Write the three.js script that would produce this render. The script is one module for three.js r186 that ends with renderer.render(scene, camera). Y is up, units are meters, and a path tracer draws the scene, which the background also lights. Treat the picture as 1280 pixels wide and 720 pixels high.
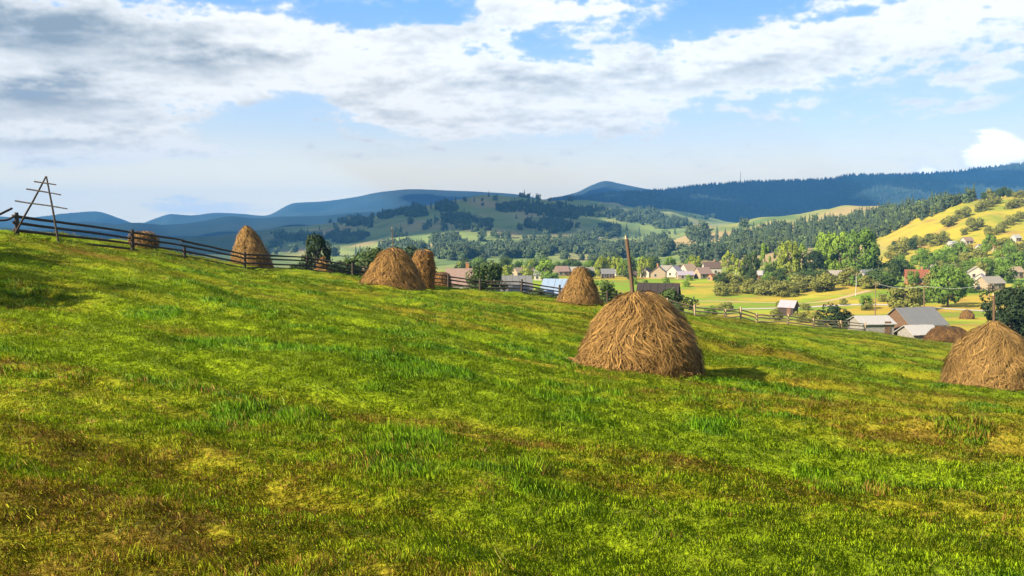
import * as THREE from 'three';
import { mergeGeometries } from 'three/addons/utils/BufferGeometryUtils.js';
import { ImprovedNoise } from 'three/addons/math/ImprovedNoise.js';

// ------------------------------------------------------------------ camera, sky, sun, exposure
const F = 1000, PITCH = Math.atan(70 / F);            // focal length in photo pixels; eye level is photo row 290
const EYE = 1.6;                                      // the eye is the origin, the ground below it lies at -1.6
const scene = new THREE.Scene();
const camera = new THREE.PerspectiveCamera(2 * Math.atan(360 / F) * 180 / Math.PI, 1024 / 576, 0.1, 40000);
camera.position.set(0, 0, 0); camera.rotation.x = -PITCH;
const renderer = new THREE.WebGLRenderer({ antialias: true });
renderer.setSize(1024, 576);
renderer.toneMapping = THREE.LinearToneMapping;
renderer.toneMappingExposure = 3.2;
renderer.shadowMap.enabled = true; renderer.shadowMap.type = THREE.PCFSoftShadowMap;

const SUN = new THREE.Vector3(-0.935, 0, 0.355).normalize().multiplyScalar(Math.cos(0.56)).setY(Math.sin(0.56));
const sun = new THREE.DirectionalLight(new THREE.Color().setRGB(1, 0.86, 0.64), 4.9);
sun.position.copy(SUN).multiplyScalar(300); sun.target.position.set(0, -5, -60); scene.add(sun, sun.target);
sun.castShadow = true; sun.shadow.radius = 1; sun.shadow.mapSize.set(4096, 4096);
Object.assign(sun.shadow.camera, { left: -160, right: 160, top: 160, bottom: -160, near: 1, far: 900 });
scene.fog = new THREE.FogExp2(new THREE.Color().setRGB(0.12, 0.44, 1.0), 1.25e-4);

// ------------------------------------------------------------------ helpers
function rng(a) { return () => { a |= 0; a = a + 0x6D2B79F5 | 0; let t = Math.imul(a ^ a >>> 15, 1 | a); t = t + Math.imul(t ^ t >>> 7, 61 | t) ^ t; return ((t ^ t >>> 14) >>> 0) / 4294967296; }; }
const PN = new ImprovedNoise();
const n3 = (x, y, z) => PN.noise(x + 913.37, y + 517.71, z + 271.13);
function fbm(x, y, z, o = 4) { let s = 0, a = 0.5, t = 0; for (let i = 0; i < o; i++) { s += a * n3(x, y, z); t += a; a *= 0.5; x *= 2.03; y *= 2.03; z *= 2.03; } return s / t; }
const clamp = (x, a = 0, b = 1) => Math.min(b, Math.max(a, x));
const sm = (a, b, x) => { const t = clamp((x - a) / (b - a)); return t * t * (3 - 2 * t); };
const lerp = (a, b, t) => a + (b - a) * t;
const mix3 = (a, b, t) => [lerp(a[0], b[0], t), lerp(a[1], b[1], t), lerp(a[2], b[2], t)];
const C = (r, g, b) => new THREE.Color().setRGB(r, g, b);
const V = (x, y, z) => new THREE.Vector3(x, y, z);
const used = {};
function numbered(name) { const k = used[name] = (used[name] ?? -1) + 1; return k ? `${name}_${String(k).padStart(3, '0')}` : name; }
function shadow(o) { o.traverse(m => { if (m.isMesh) { m.castShadow = true; m.receiveShadow = true; } }); return o; }
function tag(o, label, category, group) { o.userData.label = label; o.userData.category = category; if (group) o.userData.group = group; return o; }
function thing(name, label, category, pos = [0, 0, 0], turn = 0, group) {
  const o = new THREE.Group(); o.name = numbered(name); scene.add(o); o.position.set(...pos); o.rotation.y = turn;
  return tag(o, label, category, group);
}
function part(name, geo, mat, parent) { const m = new THREE.Mesh(geo, mat); m.name = name; m.castShadow = m.receiveShadow = true; parent.add(m); return m; }
function struct(name, geo, mat) { const m = new THREE.Mesh(geo, mat); m.name = numbered(name); m.userData.kind = 'structure'; m.castShadow = m.receiveShadow = true; scene.add(m); return m; }
function stuff(name, geo, mat, list, label, category) {   // list of [matrix, colour]
  const m = new THREE.InstancedMesh(geo, mat, list.length); m.name = numbered(name);
  list.forEach(([mt, c], i) => { m.setMatrixAt(i, mt); m.setColorAt(i, c); });
  m.userData.kind = 'stuff'; m.castShadow = m.receiveShadow = true; scene.add(m); return tag(m, label, category);
}
const std = (r, g, b, rough = 0.9, more = {}) => new THREE.MeshStandardMaterial({ color: C(r, g, b), roughness: rough, ...more });
function build(pos, idx, opt = {}) {
  const g = new THREE.BufferGeometry(); g.setAttribute('position', new THREE.Float32BufferAttribute(pos, 3));
  if (opt.color) g.setAttribute('color', new THREE.Float32BufferAttribute(opt.color, 3));
  if (opt.uv) g.setAttribute('uv', new THREE.Float32BufferAttribute(opt.uv, 2));
  g.setIndex(idx); if (opt.normal) g.setAttribute('normal', new THREE.Float32BufferAttribute(opt.normal, 3)); else g.computeVertexNormals(); return g;
}
function bar(p, q, r1, r2 = r1, seg = 7) {                // a tapered round pole from p to q, slightly bowed and knotty
  const d = V().subVectors(q, p), len = d.length(), g = new THREE.CylinderGeometry(r2, r1, len, seg, 5);
  const a = g.attributes.position; for (let i = 0; i < a.count; i++) { const y = a.getY(i), k = 1 + 0.16 * n3(p.x * 3 + y * 2.1, p.z, y * 3.3); a.setXYZ(i, a.getX(i) * k + 0.018 * len * n3(y * 0.7, p.x, p.z) * 0.6, y, a.getZ(i) * k + 0.012 * len * n3(y * 0.6, p.z, p.x) * 0.6); }
  g.computeVertexNormals(); g.translate(0, len / 2, 0); g.applyQuaternion(new THREE.Quaternion().setFromUnitVectors(V(0, 1, 0), d.normalize())); g.translate(p.x, p.y, p.z); return g;
}
function box(w, h, d, x = 0, y = 0, z = 0) { const g = new THREE.BoxGeometry(w, h, d); g.translate(x, y, z); return g; }

// a photo pixel as a direction, and directions back to photo pixels
const cp = Math.cos(PITCH), sp = Math.sin(PITCH);
function dirOf(px, py) { const x = (px - 640) / F, y = (360 - py) / F; return V(x, y * cp - sp, -y * sp - cp); }
function elev(px, py) { const d = dirOf(px, py); return d.y / Math.hypot(d.x, d.z); }
const azOf = px => Math.atan((px - 640) / (F * 1.0024));

// ------------------------------------------------------------------ computed sky: clear air and clouds
{
  const W = 4096, Hh = 2048, data = new Float32Array(W * Hh * 4);
  const blob = (x, y, cx, cy, rx, ry, rot = 0) => { const c = Math.cos(rot), s = Math.sin(rot), dx = x - cx, dy = y - cy, u = (dx * c + dy * s) / rx, v = (-dx * s + dy * c) / ry; return Math.exp(-(u * u + v * v)); };
  const fg = (x, y, z, o, g) => { let s = 0, a = 1, t = 0; for (let i = 0; i < o; i++) { s += a * n3(x, y, z); t += a; a *= g; x = x * 2.1 + 1.7; y = y * 2.1 + 3.1; z = z * 2.1; } return s / t * 1.5; };
  const SK = 0.385;
  const skyAt = (d, fine) => {
    const el = Math.asin(clamp(d.y, -1, 1));
    // clear air: blue overhead, pale and slightly warm at the horizon
    let air = mix3([1.25, 1.1, 0.78], [0.66, 0.82, 0.92], sm(0.03, 0.15, el)); air = mix3(air, [0.14, 0.40, 0.90], sm(0.07, 0.30, el)); air = mix3(air, [0.08, 0.22, 0.58], sm(0.4, 1.4, el));
    // photo coordinates of this direction, used only to say where clouds stand
    const fz = -d.z * cp - d.y * sp, fy = d.y * cp - d.z * sp;
    let cumA = 0, inF = 0, px = -1e4, py = -1e4;
    if (fz > 0.15) { px = 640 + F * d.x / fz; py = 360 - F * fy / fz; inF = sm(2300, 1400, Math.abs(px - 640)) * sm(-700, -200, py); }
    const h = Math.max(d.y, 0) + 0.16, u = d.x / h * 0.9, v = d.z / h * 0.9, o = fine ? 7 : 4;
    const w1 = fbm(u * 0.9 + 3, v * 0.9, 1.5, 3), w2 = fbm(u * 0.9, v * 0.9 + 7, 4.5, 3);
    const big = fbm(u * 1.1 + w1 * 0.5, v * 1.1 + w2 * 0.5, 9.1, o), det = fg(u * 2.4 + w1 * 0.8, v * 2.0 + w2 * 0.8, 2.2, o, 0.64), detB = fg(u * 6 + w2, v * 7 + w1, 5.2, fine ? 7 : 3, 0.68);
    let dens = 0.35 + big * 1.0 + det * 0.5;               // clouds elsewhere: broken cover like that in view
    let dark = clamp(0.3 + big * 0.5 + det * 0.5);
    if (inF > 0) {
      const wx = px + w1 * 60 + det * 30, wy = py + w2 * 36 + det * 12 + detB * 10;
      let q = 0.08;
      q += 0.6 * blob(wx, wy, 60, 40, 300, 75) + 0.6 * blob(wx, wy, 70, 130, 230, 50) + 0.55 * blob(wx, wy, 330, 62, 170, 62, 0.1) + 0.45 * blob(wx, wy, 480, 85, 120, 55, 0.1);
      q += 0.55 * blob(wx, wy, 650, 108, 200, 46, -0.06) + 0.55 * blob(wx, wy, 850, 92, 260, 34, -0.2) + 0.5 * blob(wx, wy, 1100, 36, 240, 26, -0.2) + 0.5 * blob(wx, wy, 1290, 12, 160, 30, -0.1);
      q += 0.75 * blob(wx, wy, 690, 2, 130, 26) + 0.35 * blob(wx, wy, 740, 40, 110, 20) + 0.4 * blob(wx, wy, 240, 184, 170, 13) + 0.4 * blob(wx, wy, 100, 178, 170, 28) + 0.25 * blob(wx, wy, 560, 152, 160, 16) + 0.3 * blob(wx, wy, 1240, 95, 60, 8, -0.15);
      q -= 1.25 * blob(wx, wy, 370, 146, 100, 28) + 0.7 * blob(wx, wy, 540, 14, 80, 22) + 0.5 * blob(wx, wy, 900, 22, 90, 18) + 0.35 * blob(wx, wy, 420, 12, 40, 22) + 0.35 * blob(wx, wy, 830, 70, 50, 9) + 0.3 * blob(wx, wy, 770, 45, 60, 12);
      q += (det * 0.9 + big * 0.15 + detB * 0.75) * lerp(0.45, 1, sm(220, 140, py));
      q *= sm(258, 190, py);
      const cx = px + detB * 22 + det * 18, cy = py + detB * 16;
      const cum = 1.25 * blob(cx, cy, 1232, 192, 34, 18, -0.2) + 1.1 * blob(cx, cy, 1244, 176, 20, 13) + 0.8 * blob(cx, cy, 1146, 210, 16, 10) + 0.8 * blob(cx, cy, 1275, 190, 30, 16);
      const low = 0.5 * blob(cx, cy, 235, 258, 62, 10) + 0.25 * blob(cx, cy, 330, 265, 90, 12);
      dens = lerp(dens, Math.max(q, cum * 0.9, low), inF); cumA = cum;
      let dk = -0.03 + 1.05 * blob(wx, wy, 70, 45, 160, 36) + 0.85 * blob(wx, wy, 70, 118, 120, 20) + 0.55 * blob(wx, wy, 60, 168, 120, 14) + 0.5 * blob(wx, wy, 300, 80, 130, 14) + 0.4 * blob(wx, wy, 690, 104, 170, 16, -0.1) + 0.4 * blob(wx, wy, 900, 92, 160, 14, -0.18) + det * 0.4 + detB * 0.7;
      dk *= 1 - sm(0.3, 0.7, Math.max(cum, low * 1.5));
      dark = lerp(dark, clamp(dk), inF);
    }
    const a = sm(0.18, 0.44, dens) * sm(0.0, 0.04, d.y + 0.02), thin = sm(-0.2, 0.3, dens) * 0.34 * sm(0.02, 0.15, d.y);
    const white = [0.93, 0.93, 0.91], grey = [0.27, 0.335, 0.39];
    let c = mix3(air, [0.72, 0.78, 0.82], thin);
    c = mix3(c, mix3(white, grey, clamp(dark)), a); if (inF > 0 && py > 150) c = mix3(c, [1.35, 1.3, 1.2], sm(0.35, 0.8, cumA));
    if (d.y < 0) c = mix3(c, [0.12, 0.13, 0.10], sm(0, 0.12, -d.y));
    return [c[0] * SK, c[1] * SK, c[2] * SK];
  };
  const row = (j, step) => {
    const lat = ((j + 0.5) / Hh - 0.5) * Math.PI, cy = Math.cos(lat), y = Math.sin(lat);
    for (let i = 0; i < W; i += step) {
      const a = ((i + 0.5) / W - 0.5) * 2 * Math.PI, d = V(Math.cos(a) * cy, y, Math.sin(a) * cy);
      const c = skyAt(d, step === 1 || (d.z < -0.55 && y > -0.05 && y < 0.5));
      for (let k = 0; k < step; k++) { const o = (j * W + i + k) * 4; data[o] = c[0]; data[o + 1] = c[1]; data[o + 2] = c[2]; data[o + 3] = 1; }
    }
  };
  for (let j = 0; j < Hh; j++) {
    const lat = ((j + 0.5) / Hh - 0.5) * Math.PI;
    if (lat < -0.03 || lat > 0.55) { if (j % 8 === 0) { row(j, 8); } else { data.copyWithin(j * W * 4, (j - 1) * W * 4, j * W * 4); } continue; }
    // in the band that the view can see, directions in front are computed pixel by pixel
    const cy = Math.cos(lat), y = Math.sin(lat);
    let last = null;
    for (let i = 0; i < W; i++) {
      const a = ((i + 0.5) / W - 0.5) * 2 * Math.PI, dz = Math.sin(a) * cy, front = dz < -0.62;
      let c;
      if (front || i % 8 === 0 || !last) { c = last = skyAt(V(Math.cos(a) * cy, y, dz), front); } else c = last;
      const o = (j * W + i) * 4; data[o] = c[0]; data[o + 1] = c[1]; data[o + 2] = c[2]; data[o + 3] = 1;
    }
  }
  const sky = new THREE.DataTexture(data, W, Hh, THREE.RGBAFormat, THREE.FloatType);
  sky.mapping = THREE.EquirectangularReflectionMapping; sky.magFilter = sky.minFilter = THREE.LinearFilter; sky.needsUpdate = true;
  scene.background = sky; scene.environment = sky;
}
console.log('sky');

// ------------------------------------------------------------------ terrain
// Ground rows read from the photo: for each picture column, [distance in metres, photo row of the ground there].
const COL = {
  '-250': [[20, 326], [30, 285], [42, 276], [60, 282], [120, 325], [350, 340], [1000, 322], [1800, 303], [2600, 303]],
  '0': [[20, 342], [37, 297], [48, 292], [62, 298], [100, 325], [200, 352], [350, 345], [1000, 325], [1800, 303], [2600, 303]],
  '165': [[20, 364], [43, 315], [55, 309], [70, 313], [120, 345], [200, 375], [350, 348], [1000, 325], [1800, 300], [2600, 300]],
  '305': [[20, 388], [55, 336], [62, 334], [80, 340], [120, 365], [200, 390], [350, 350], [700, 338], [1050, 318], [1400, 303], [1800, 291], [2600, 302]],
  '420': [[20, 405], [48, 354], [62, 347], [70, 347], [90, 358], [130, 380], [200, 393], [350, 350], [620, 335], [1050, 312], [1400, 292], [1800, 280], [2600, 292]],
  '520': [[20, 423], [48, 363], [66, 359], [80, 363], [120, 385], [200, 394], [350, 349], [480, 341], [700, 325], [1050, 300], [1400, 274], [1800, 259], [2600, 275]],
  '620': [[20, 438], [50, 374], [68, 368], [85, 374], [120, 388], [200, 395], [350, 348], [480, 340], [800, 316], [1050, 297], [1400, 266], [1700, 244], [2600, 270]],
  '725': [[20, 455], [50, 385], [70, 379], [90, 384], [130, 392], [200, 394], [350, 348], [480, 340], [800, 318], [1050, 300], [1400, 270], [1800, 251], [2600, 268]],
  '800': [[21, 464], [50, 396], [72, 387], [90, 391], [130, 395], [200, 394], [350, 348], [480, 339], [800, 318], [1050, 304], [1400, 281], [1800, 261], [2600, 272]],
  '850': [[21, 470], [50, 402], [75, 393], [95, 394], [130, 397], [200, 394], [350, 348], [480, 338], [620, 327], [800, 311], [1050, 294], [1400, 283], [1800, 268], [2600, 276]],
  '900': [[25, 462], [50, 412], [80, 399], [110, 400], [150, 400], [200, 394], [350, 347], [480, 336], [620, 321], [800, 303], [1000, 287], [1400, 287], [1800, 277], [2600, 282]],
  '980': [[25, 470], [50, 422], [92, 407], [110, 407], [150, 404], [200, 394], [350, 346], [480, 333], [620, 312], [800, 288], [1000, 268], [1400, 280], [2600, 290]],
  '1090': [[29, 478], [60, 428], [105, 415], [125, 415], [160, 406], [200, 394], [300, 350], [350, 342], [480, 323], [620, 297], [800, 270], [950, 255], [1400, 275], [2600, 290]],
  '1160': [[29, 484], [60, 438], [105, 425], [125, 424], [160, 407], [200, 394], [300, 350], [350, 336], [480, 303], [600, 270], [720, 256], [950, 262], [1400, 280], [2600, 290]],
  '1245': [[29, 490], [60, 448], [100, 433], [130, 428], [160, 408], [200, 394], [300, 348], [350, 328], [450, 293], [560, 258], [700, 240], [950, 250], [1400, 275], [2600, 290]],
  '1420': [[29, 500], [60, 460], [100, 442], [130, 430], [200, 394], [300, 345], [350, 320], [450, 278], [560, 238], [700, 220], [950, 235], [1400, 270], [2600, 290]],
};
function pchip(xs, ys) {
  const n = xs.length, h = [], d = [], m = new Array(n).fill(0);
  for (let i = 0; i < n - 1; i++) { h[i] = xs[i + 1] - xs[i]; d[i] = (ys[i + 1] - ys[i]) / h[i]; }
  for (let i = 1; i < n - 1; i++) { if (d[i - 1] * d[i] > 0) { const a = 2 * h[i] + h[i - 1], b = h[i] + 2 * h[i - 1]; m[i] = (a + b) / (a / d[i - 1] + b / d[i]); } }
  m[0] = d[0]; m[n - 1] = d[n - 2];
  return x => {
    if (x <= xs[0]) return ys[0]; if (x >= xs[n - 1]) return ys[n - 1];
    let i = 0; while (x > xs[i + 1]) i++;
    const t = (x - xs[i]) / h[i], t2 = t * t, t3 = t2 * t;
    return ys[i] * (2 * t3 - 3 * t2 + 1) + m[i] * h[i] * (t3 - 2 * t2 + t) + ys[i + 1] * (-2 * t3 + 3 * t2) + m[i + 1] * h[i] * (t3 - t2);
  };
}
const RMAX = 3000, LR0 = Math.log(1.2), LR1 = Math.log(RMAX), NA = 720, NR = 520, QT = new Float32Array((NA + 1) * (NR + 1));
{
  const plane = a => 0.09 * -Math.sin(a) - 0.085 * Math.cos(a);
  const cols = Object.keys(COL).map(Number).sort((a, b) => a - b).map(px => {
    const a = azOf(px), xs = [Math.log(1.2), Math.log(6)], q0 = plane(a), ys = [q0, q0];
    for (const [D, py] of COL[px]) { const r = D / Math.cos(a); xs.push(Math.log(r)); ys.push(elev(px, py) + EYE / r); }
    return [a, pchip(xs, ys)];
  });
  for (const deg of [-180, -125, -80, 70, 110, 180]) {
    const a = deg * Math.PI / 180, q0 = plane(a);
    cols.push([a, pchip([1.2, 60, 160, 500, 1500, 3000].map(Math.log), [q0, q0, q0 * 0.4, -0.02, 0.0, 0.03])]);
  }
  cols.sort((p, q) => p[0] - q[0]);
  for (let j = 0; j <= NR; j++) {
    const lr = LR0 + (LR1 - LR0) * j / NR, f = pchip(cols.map(c => c[0]), cols.map(c => c[1](lr)));
    for (let i = 0; i <= NA; i++) QT[j * (NA + 1) + i] = f(-Math.PI + 2 * Math.PI * i / NA);
  }
}
const patchNoise = (x, z) => fbm(x * 0.13 + z * 0.03 + 4, z * 0.5 - x * 0.12, 3.3, 4);
function bumps(x, z, r) {                                  // hummocks and old mowing terraces of the meadow, the folds of the far hills
  let b = 0;
  const near = sm(150, 60, r) * sm(0.5, 6, r);
  if (near > 0) {
    const u = x * 0.97 + z * 0.24, v = z * 0.97 - x * 0.24;
    b += near * (0.5 * fbm(u * 0.10, v * 0.26, 1.7, 2) * sm(4, 16, r) + 0.32 * fbm(u * 0.30 + 9, v * 0.8, 6.1, 3) + 0.55 * (0.25 - Math.abs(fbm(u * 0.11 + 2, v * 0.42, 7.7, 3))) * sm(5, 14, r) + 0.07 * fbm(x * 1.6, z * 1.6, 2.4, 3) + 0.018 * n3(x * 6, 4.4, z * 6));
  }
  const far = sm(420, 1000, r);
  if (far > 0) { const w = fbm(x * 0.0015, z * 0.0015, 8, 2); b += far * (34 * (Math.abs(fbm(x * 0.0026 + w, z * 0.0016, 2.9, 4)) - 0.18) + 8 * fbm(x * 0.012, z * 0.012, 5, 3)); }
  return b;
}
function H0(x, z) {
  const r = Math.max(Math.hypot(x, z), 1.21), a = Math.atan2(x, -z), fi = clamp((a + Math.PI) / (2 * Math.PI), 0, 0.999999) * NA, fj = clamp((Math.log(r) - LR0) / (LR1 - LR0), 0, 0.999999) * NR;
  const i = Math.floor(fi), j = Math.floor(fj), s = fi - i, t = fj - j, k = j * (NA + 1) + i, w = NA + 1;
  const q = (QT[k] * (1 - s) + QT[k + 1] * s) * (1 - t) + (QT[k + w] * (1 - s) + QT[k + w + 1] * s) * t;
  return q * r - EYE;
}
const H = (x, z) => H0(x, z) + bumps(x, z, Math.hypot(x, z));
const at = (px, D, dy = 0) => { const x = (px - 640) / (F * 1.0024) * D, z = -D; return V(x, H(x, z) + dy, z); };
const aloft = (px, py, D) => { const d = dirOf(px, py); return d.multiplyScalar(D / -d.z); };         // a point above the ground whose distance is known
function hit(px, py, D0) { const d = dirOf(px, py); let prev = D0; for (let D = D0; D < 2900; D *= 1.012) { const k = D / -d.z; if (H(d.x * k, d.z * k) > d.y * k) return V(d.x * k, H(d.x * k, d.z * k), d.z * k); prev = D; } return null; }

// base colours of the land
const valleyCol = (x, z, r) => {
  const a = fbm(x * 0.02, z * 0.035, 3, 3), b = fbm(x * 0.09, z * 0.12, 7, 3), strip = n3(Math.floor((x * 0.35 + z) / 17) * 1.7, Math.floor(x / 130), 2.2);
  const e = fbm(x * 0.35, z * 0.5, 9, 3);
  let c = mix3([0.14, 0.22, 0.02], [0.32, 0.24, 0.035], sm(-0.1, 0.32, a + strip * 0.7 + e * 0.25));
  c = mix3(c, [0.30, 0.32, 0.03], sm(0.1, 0.4, fbm(x * 0.03 + 20, z * 0.05, 1, 3)) * 0.8);
  return mix3(c, [0.24, 0.13, 0.05], sm(0.05, 0.4, b + e * 0.4) * 0.7);
};
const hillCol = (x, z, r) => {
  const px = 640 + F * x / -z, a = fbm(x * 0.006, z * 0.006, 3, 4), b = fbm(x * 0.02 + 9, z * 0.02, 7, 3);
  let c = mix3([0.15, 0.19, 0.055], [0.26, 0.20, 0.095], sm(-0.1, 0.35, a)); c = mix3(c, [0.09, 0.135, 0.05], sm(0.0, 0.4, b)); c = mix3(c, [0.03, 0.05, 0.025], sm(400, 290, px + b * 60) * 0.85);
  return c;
};
const yellowCol = (x, z) => { const a = fbm(x * 0.012, z * 0.03, 3, 4), b = fbm(x * 0.05, z * 0.08, 4, 3); return mix3(mix3([0.31, 0.26, 0.032], [0.16, 0.19, 0.025], sm(-0.05, 0.35, a + 0.4 * fbm(x * 0.2, z * 0.2, 3, 3))), [0.26, 0.17, 0.05], sm(0.05, 0.4, b)); };
function landCol(x, z, r) {
  const D = -z, px = D > 1 ? 640 + F * x / D : (x > 0 ? 2000 : -800);
  let c = valleyCol(x, z, r);
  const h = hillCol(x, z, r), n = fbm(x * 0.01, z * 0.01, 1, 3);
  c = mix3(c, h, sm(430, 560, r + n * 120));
  const y = sm(1075, 1120, px + n * 40) * sm(390, 440, r + n * 60) * sm(1100, 900, r);
  c = mix3(c, yellowCol(x, z), y);
  const g = sm(1060, 1120, px) * sm(300, 340, r) * (1 - sm(390, 440, r + n * 60));
  return mix3(c, mix3([0.16, 0.24, 0.04], [0.36, 0.30, 0.06], sm(-0.1, 0.3, fbm(x * 0.03, z * 0.03, 6, 3))), g);
}
const clump = (x, z) => fbm(x * 2.1 + 7, z * 2.7, 4.9, 3);
function meadowCol(x, z, r) {
  const p = patchNoise(x, z), q = fbm(x * 1.3, z * 1.9, 8.8, 3), s = fbm(x * 0.07, z * 0.12, 5.5, 3);
  let c = mix3([0.26, 0.37, 0.012], [0.38, 0.35, 0.025], sm(-0.2, 0.35, p + s * 0.5));
  c = mix3(c, [0.24, 0.15, 0.04], sm(0.2, 0.5, p + q * 0.5) * 0.7);
  c = mix3(c, [0.15, 0.095, 0.035], sm(0.25, 0.5, q) * 0.5);
  return c;
}
const azs = []; { for (let a = -180; a < -48; a += 4) azs.push(a); for (let a = -48; a < 48; a += 0.26) azs.push(a); for (let a = 48; a <= 180.01; a += 4) azs.push(a); azs[azs.length - 1] = 180; }
const rad = [0.02]; for (let r = 0.7; r < 2900;) { rad.push(r); r *= r < 130 ? 1.0125 : 1.011; }
function sheet(name, r0, r1, colour, mat) {
  const rs = rad.filter(r => r >= r0 * 0.9999 && r <= r1 * 1.0001), pos = [], col = [], uv = [], idx = [], n = azs.length;
  for (const r of rs) for (const a of azs) { const t = a * Math.PI / 180, x = Math.sin(t) * r, z = -Math.cos(t) * r, c = colour(x, z, r); pos.push(x, H(x, z), z); col.push(...c); uv.push(x, z); }
  for (let j = 0; j < rs.length - 1; j++) for (let i = 0; i < n - 1; i++) { const k = j * n + i; idx.push(k, k + 1, k + n, k + 1, k + n + 1, k + n); }
  return struct(name, build(pos, idx, { color: col, uv }), mat);
}
function grain(size, fn) { const d = new Uint8Array(size * size * 4); for (let j = 0; j < size; j++) for (let i = 0; i < size; i++) { const c = fn(i / size, j / size); d.set([c[0] * 255, c[1] * 255, c[2] * 255, 255].map(v => clamp(v, 0, 255)), (j * size + i) * 4); } const t = new THREE.DataTexture(d, size, size); t.wrapS = t.wrapT = THREE.RepeatWrapping; t.magFilter = THREE.LinearFilter; t.minFilter = THREE.LinearMipmapLinearFilter; t.generateMipmaps = true; t.needsUpdate = true; return t; }
const tile = (u, v, s, k) => { const a = u * 2 * Math.PI, b = v * 2 * Math.PI; return fbm(Math.cos(a) * s + 5 * k, Math.sin(a) * s + Math.cos(b) * s, Math.sin(b) * s, 4); };
const soilTex = grain(512, (u, v) => { const n = 0.72 + 0.55 * tile(u, v, 9, 1) + 0.25 * tile(u, v, 30, 2); return [n, n * 0.99, n * 0.95]; }); soilTex.colorSpace = THREE.SRGBColorSpace; soilTex.repeat.set(0.45, 0.45);
const rMeadow = rad.find(r => r > 128), rValley = rad.find(r => r > 400);
const landMat = new THREE.MeshPhysicalMaterial({ vertexColors: true, roughness: 1, specularIntensity: 0.1 }), meadowMat = new THREE.MeshPhysicalMaterial({ vertexColors: true, roughness: 1, specularIntensity: 0.1, map: soilTex });
sheet('meadow', 0, rMeadow, (x, z, r) => mix3(meadowCol(x, z, r), valleyCol(x, z, r), sm(95, 128, r)), meadowMat);
sheet('valley_floor', rMeadow, rValley, landCol, landMat);
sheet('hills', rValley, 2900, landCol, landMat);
console.log('terrain');

// far ranges: each a long ridge with a front and a back slope, gullied by noise
function ridge(name, line, D, front, lowPy, c1, c2, seed, amp) {
  const pr = pchip(line.map(p => p[0]), line.map(p => p[1])), pos = [], col = [], idx = [], x0 = line[0][0], x1 = line[line.length - 1][0], n = Math.round((x1 - x0) / 2.5), m = 36;
  for (let i = 0; i <= n; i++) {
    const px = lerp(x0, x1, i / n), dir = dirOf(px, 290), top = elev(px, pr(px)), low = elev(px, lowPy), hx = dir.x / -dir.z;
    for (let j = 0; j <= m; j++) {
      const t = j / m, f = t < 0.72 ? t / 0.72 : 1, back = t < 0.72 ? 0 : (t - 0.72) / 0.28;
      const d = D * lerp(front, 1, f) + back * D * 0.18, x = hx * d, z = -d, r = Math.hypot(x, z), rt = Math.hypot(hx * D, D);
      const g = fbm(x * 3.2 / D + seed, z * 2.2 / D, seed * 1.7, 4), g2 = fbm(x * 16 / D, z * 12 / D, seed, 4);
      let h = lerp(low * D * front * 1.05 - 10, top * rt, Math.pow(f, 0.85)) - back * back * D * 0.05;
      h += (Math.abs(g) - 0.12) * amp * D * Math.sin(Math.PI * clamp(f)) * (1 - back) + g2 * amp * 0.10 * D * Math.min(1, (1 - f) * 3 + 0.12);
      pos.push(x, h, z); const c = mix3(c1, c2, sm(-0.05, 0.35, fbm(x * 9 / D + 5, z * 9 / D, seed + 4, 4))); col.push(...c);
    }
  }
  for (let i = 0; i < n; i++) for (let j = 0; j < m; j++) { const k = i * (m + 1) + j; idx.push(k, k + m + 1, k + 1, k + 1, k + m + 1, k + m + 2); }
  struct(name, build(pos, idx, { color: col }), landMat);
  return { pos, n, m };
}
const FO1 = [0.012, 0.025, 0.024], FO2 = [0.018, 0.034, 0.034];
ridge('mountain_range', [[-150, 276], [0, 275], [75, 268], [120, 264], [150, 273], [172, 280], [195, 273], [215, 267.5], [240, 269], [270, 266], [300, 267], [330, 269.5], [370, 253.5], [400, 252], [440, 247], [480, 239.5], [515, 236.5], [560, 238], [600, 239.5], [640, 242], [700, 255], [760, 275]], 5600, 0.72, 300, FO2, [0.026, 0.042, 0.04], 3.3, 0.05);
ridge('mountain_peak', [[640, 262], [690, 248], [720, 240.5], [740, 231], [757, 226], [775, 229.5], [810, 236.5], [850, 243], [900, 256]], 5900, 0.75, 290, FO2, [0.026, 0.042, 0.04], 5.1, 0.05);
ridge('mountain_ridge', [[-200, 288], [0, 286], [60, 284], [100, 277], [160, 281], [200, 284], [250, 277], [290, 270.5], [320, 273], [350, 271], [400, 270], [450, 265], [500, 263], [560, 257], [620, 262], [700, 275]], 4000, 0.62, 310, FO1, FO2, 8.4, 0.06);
const R1 = ridge('forested_ridge', [[600, 275], [660, 259], [700, 248.5], [730, 246], [760, 241.5], [800, 240], [830, 238], [870, 233], [930, 228], [1000, 226], [1040, 224], [1062, 219.5], [1110, 219], [1180, 216], [1230, 210], [1290, 205], [1400, 205], [1550, 215]], 3700, 0.6, 300, FO1, FO2, 2.7, 0.055);
const R2 = ridge('forested_spur', [[930, 285], [970, 268], [1010, 254], [1050, 241], [1095, 224], [1130, 224], [1180, 228], [1240, 228], [1300, 226], [1400, 226], [1500, 235]], 2950, 0.72, 300, FO1, [0.04, 0.06, 0.03], 6.6, 0.045);
console.log('ridges');

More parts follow.
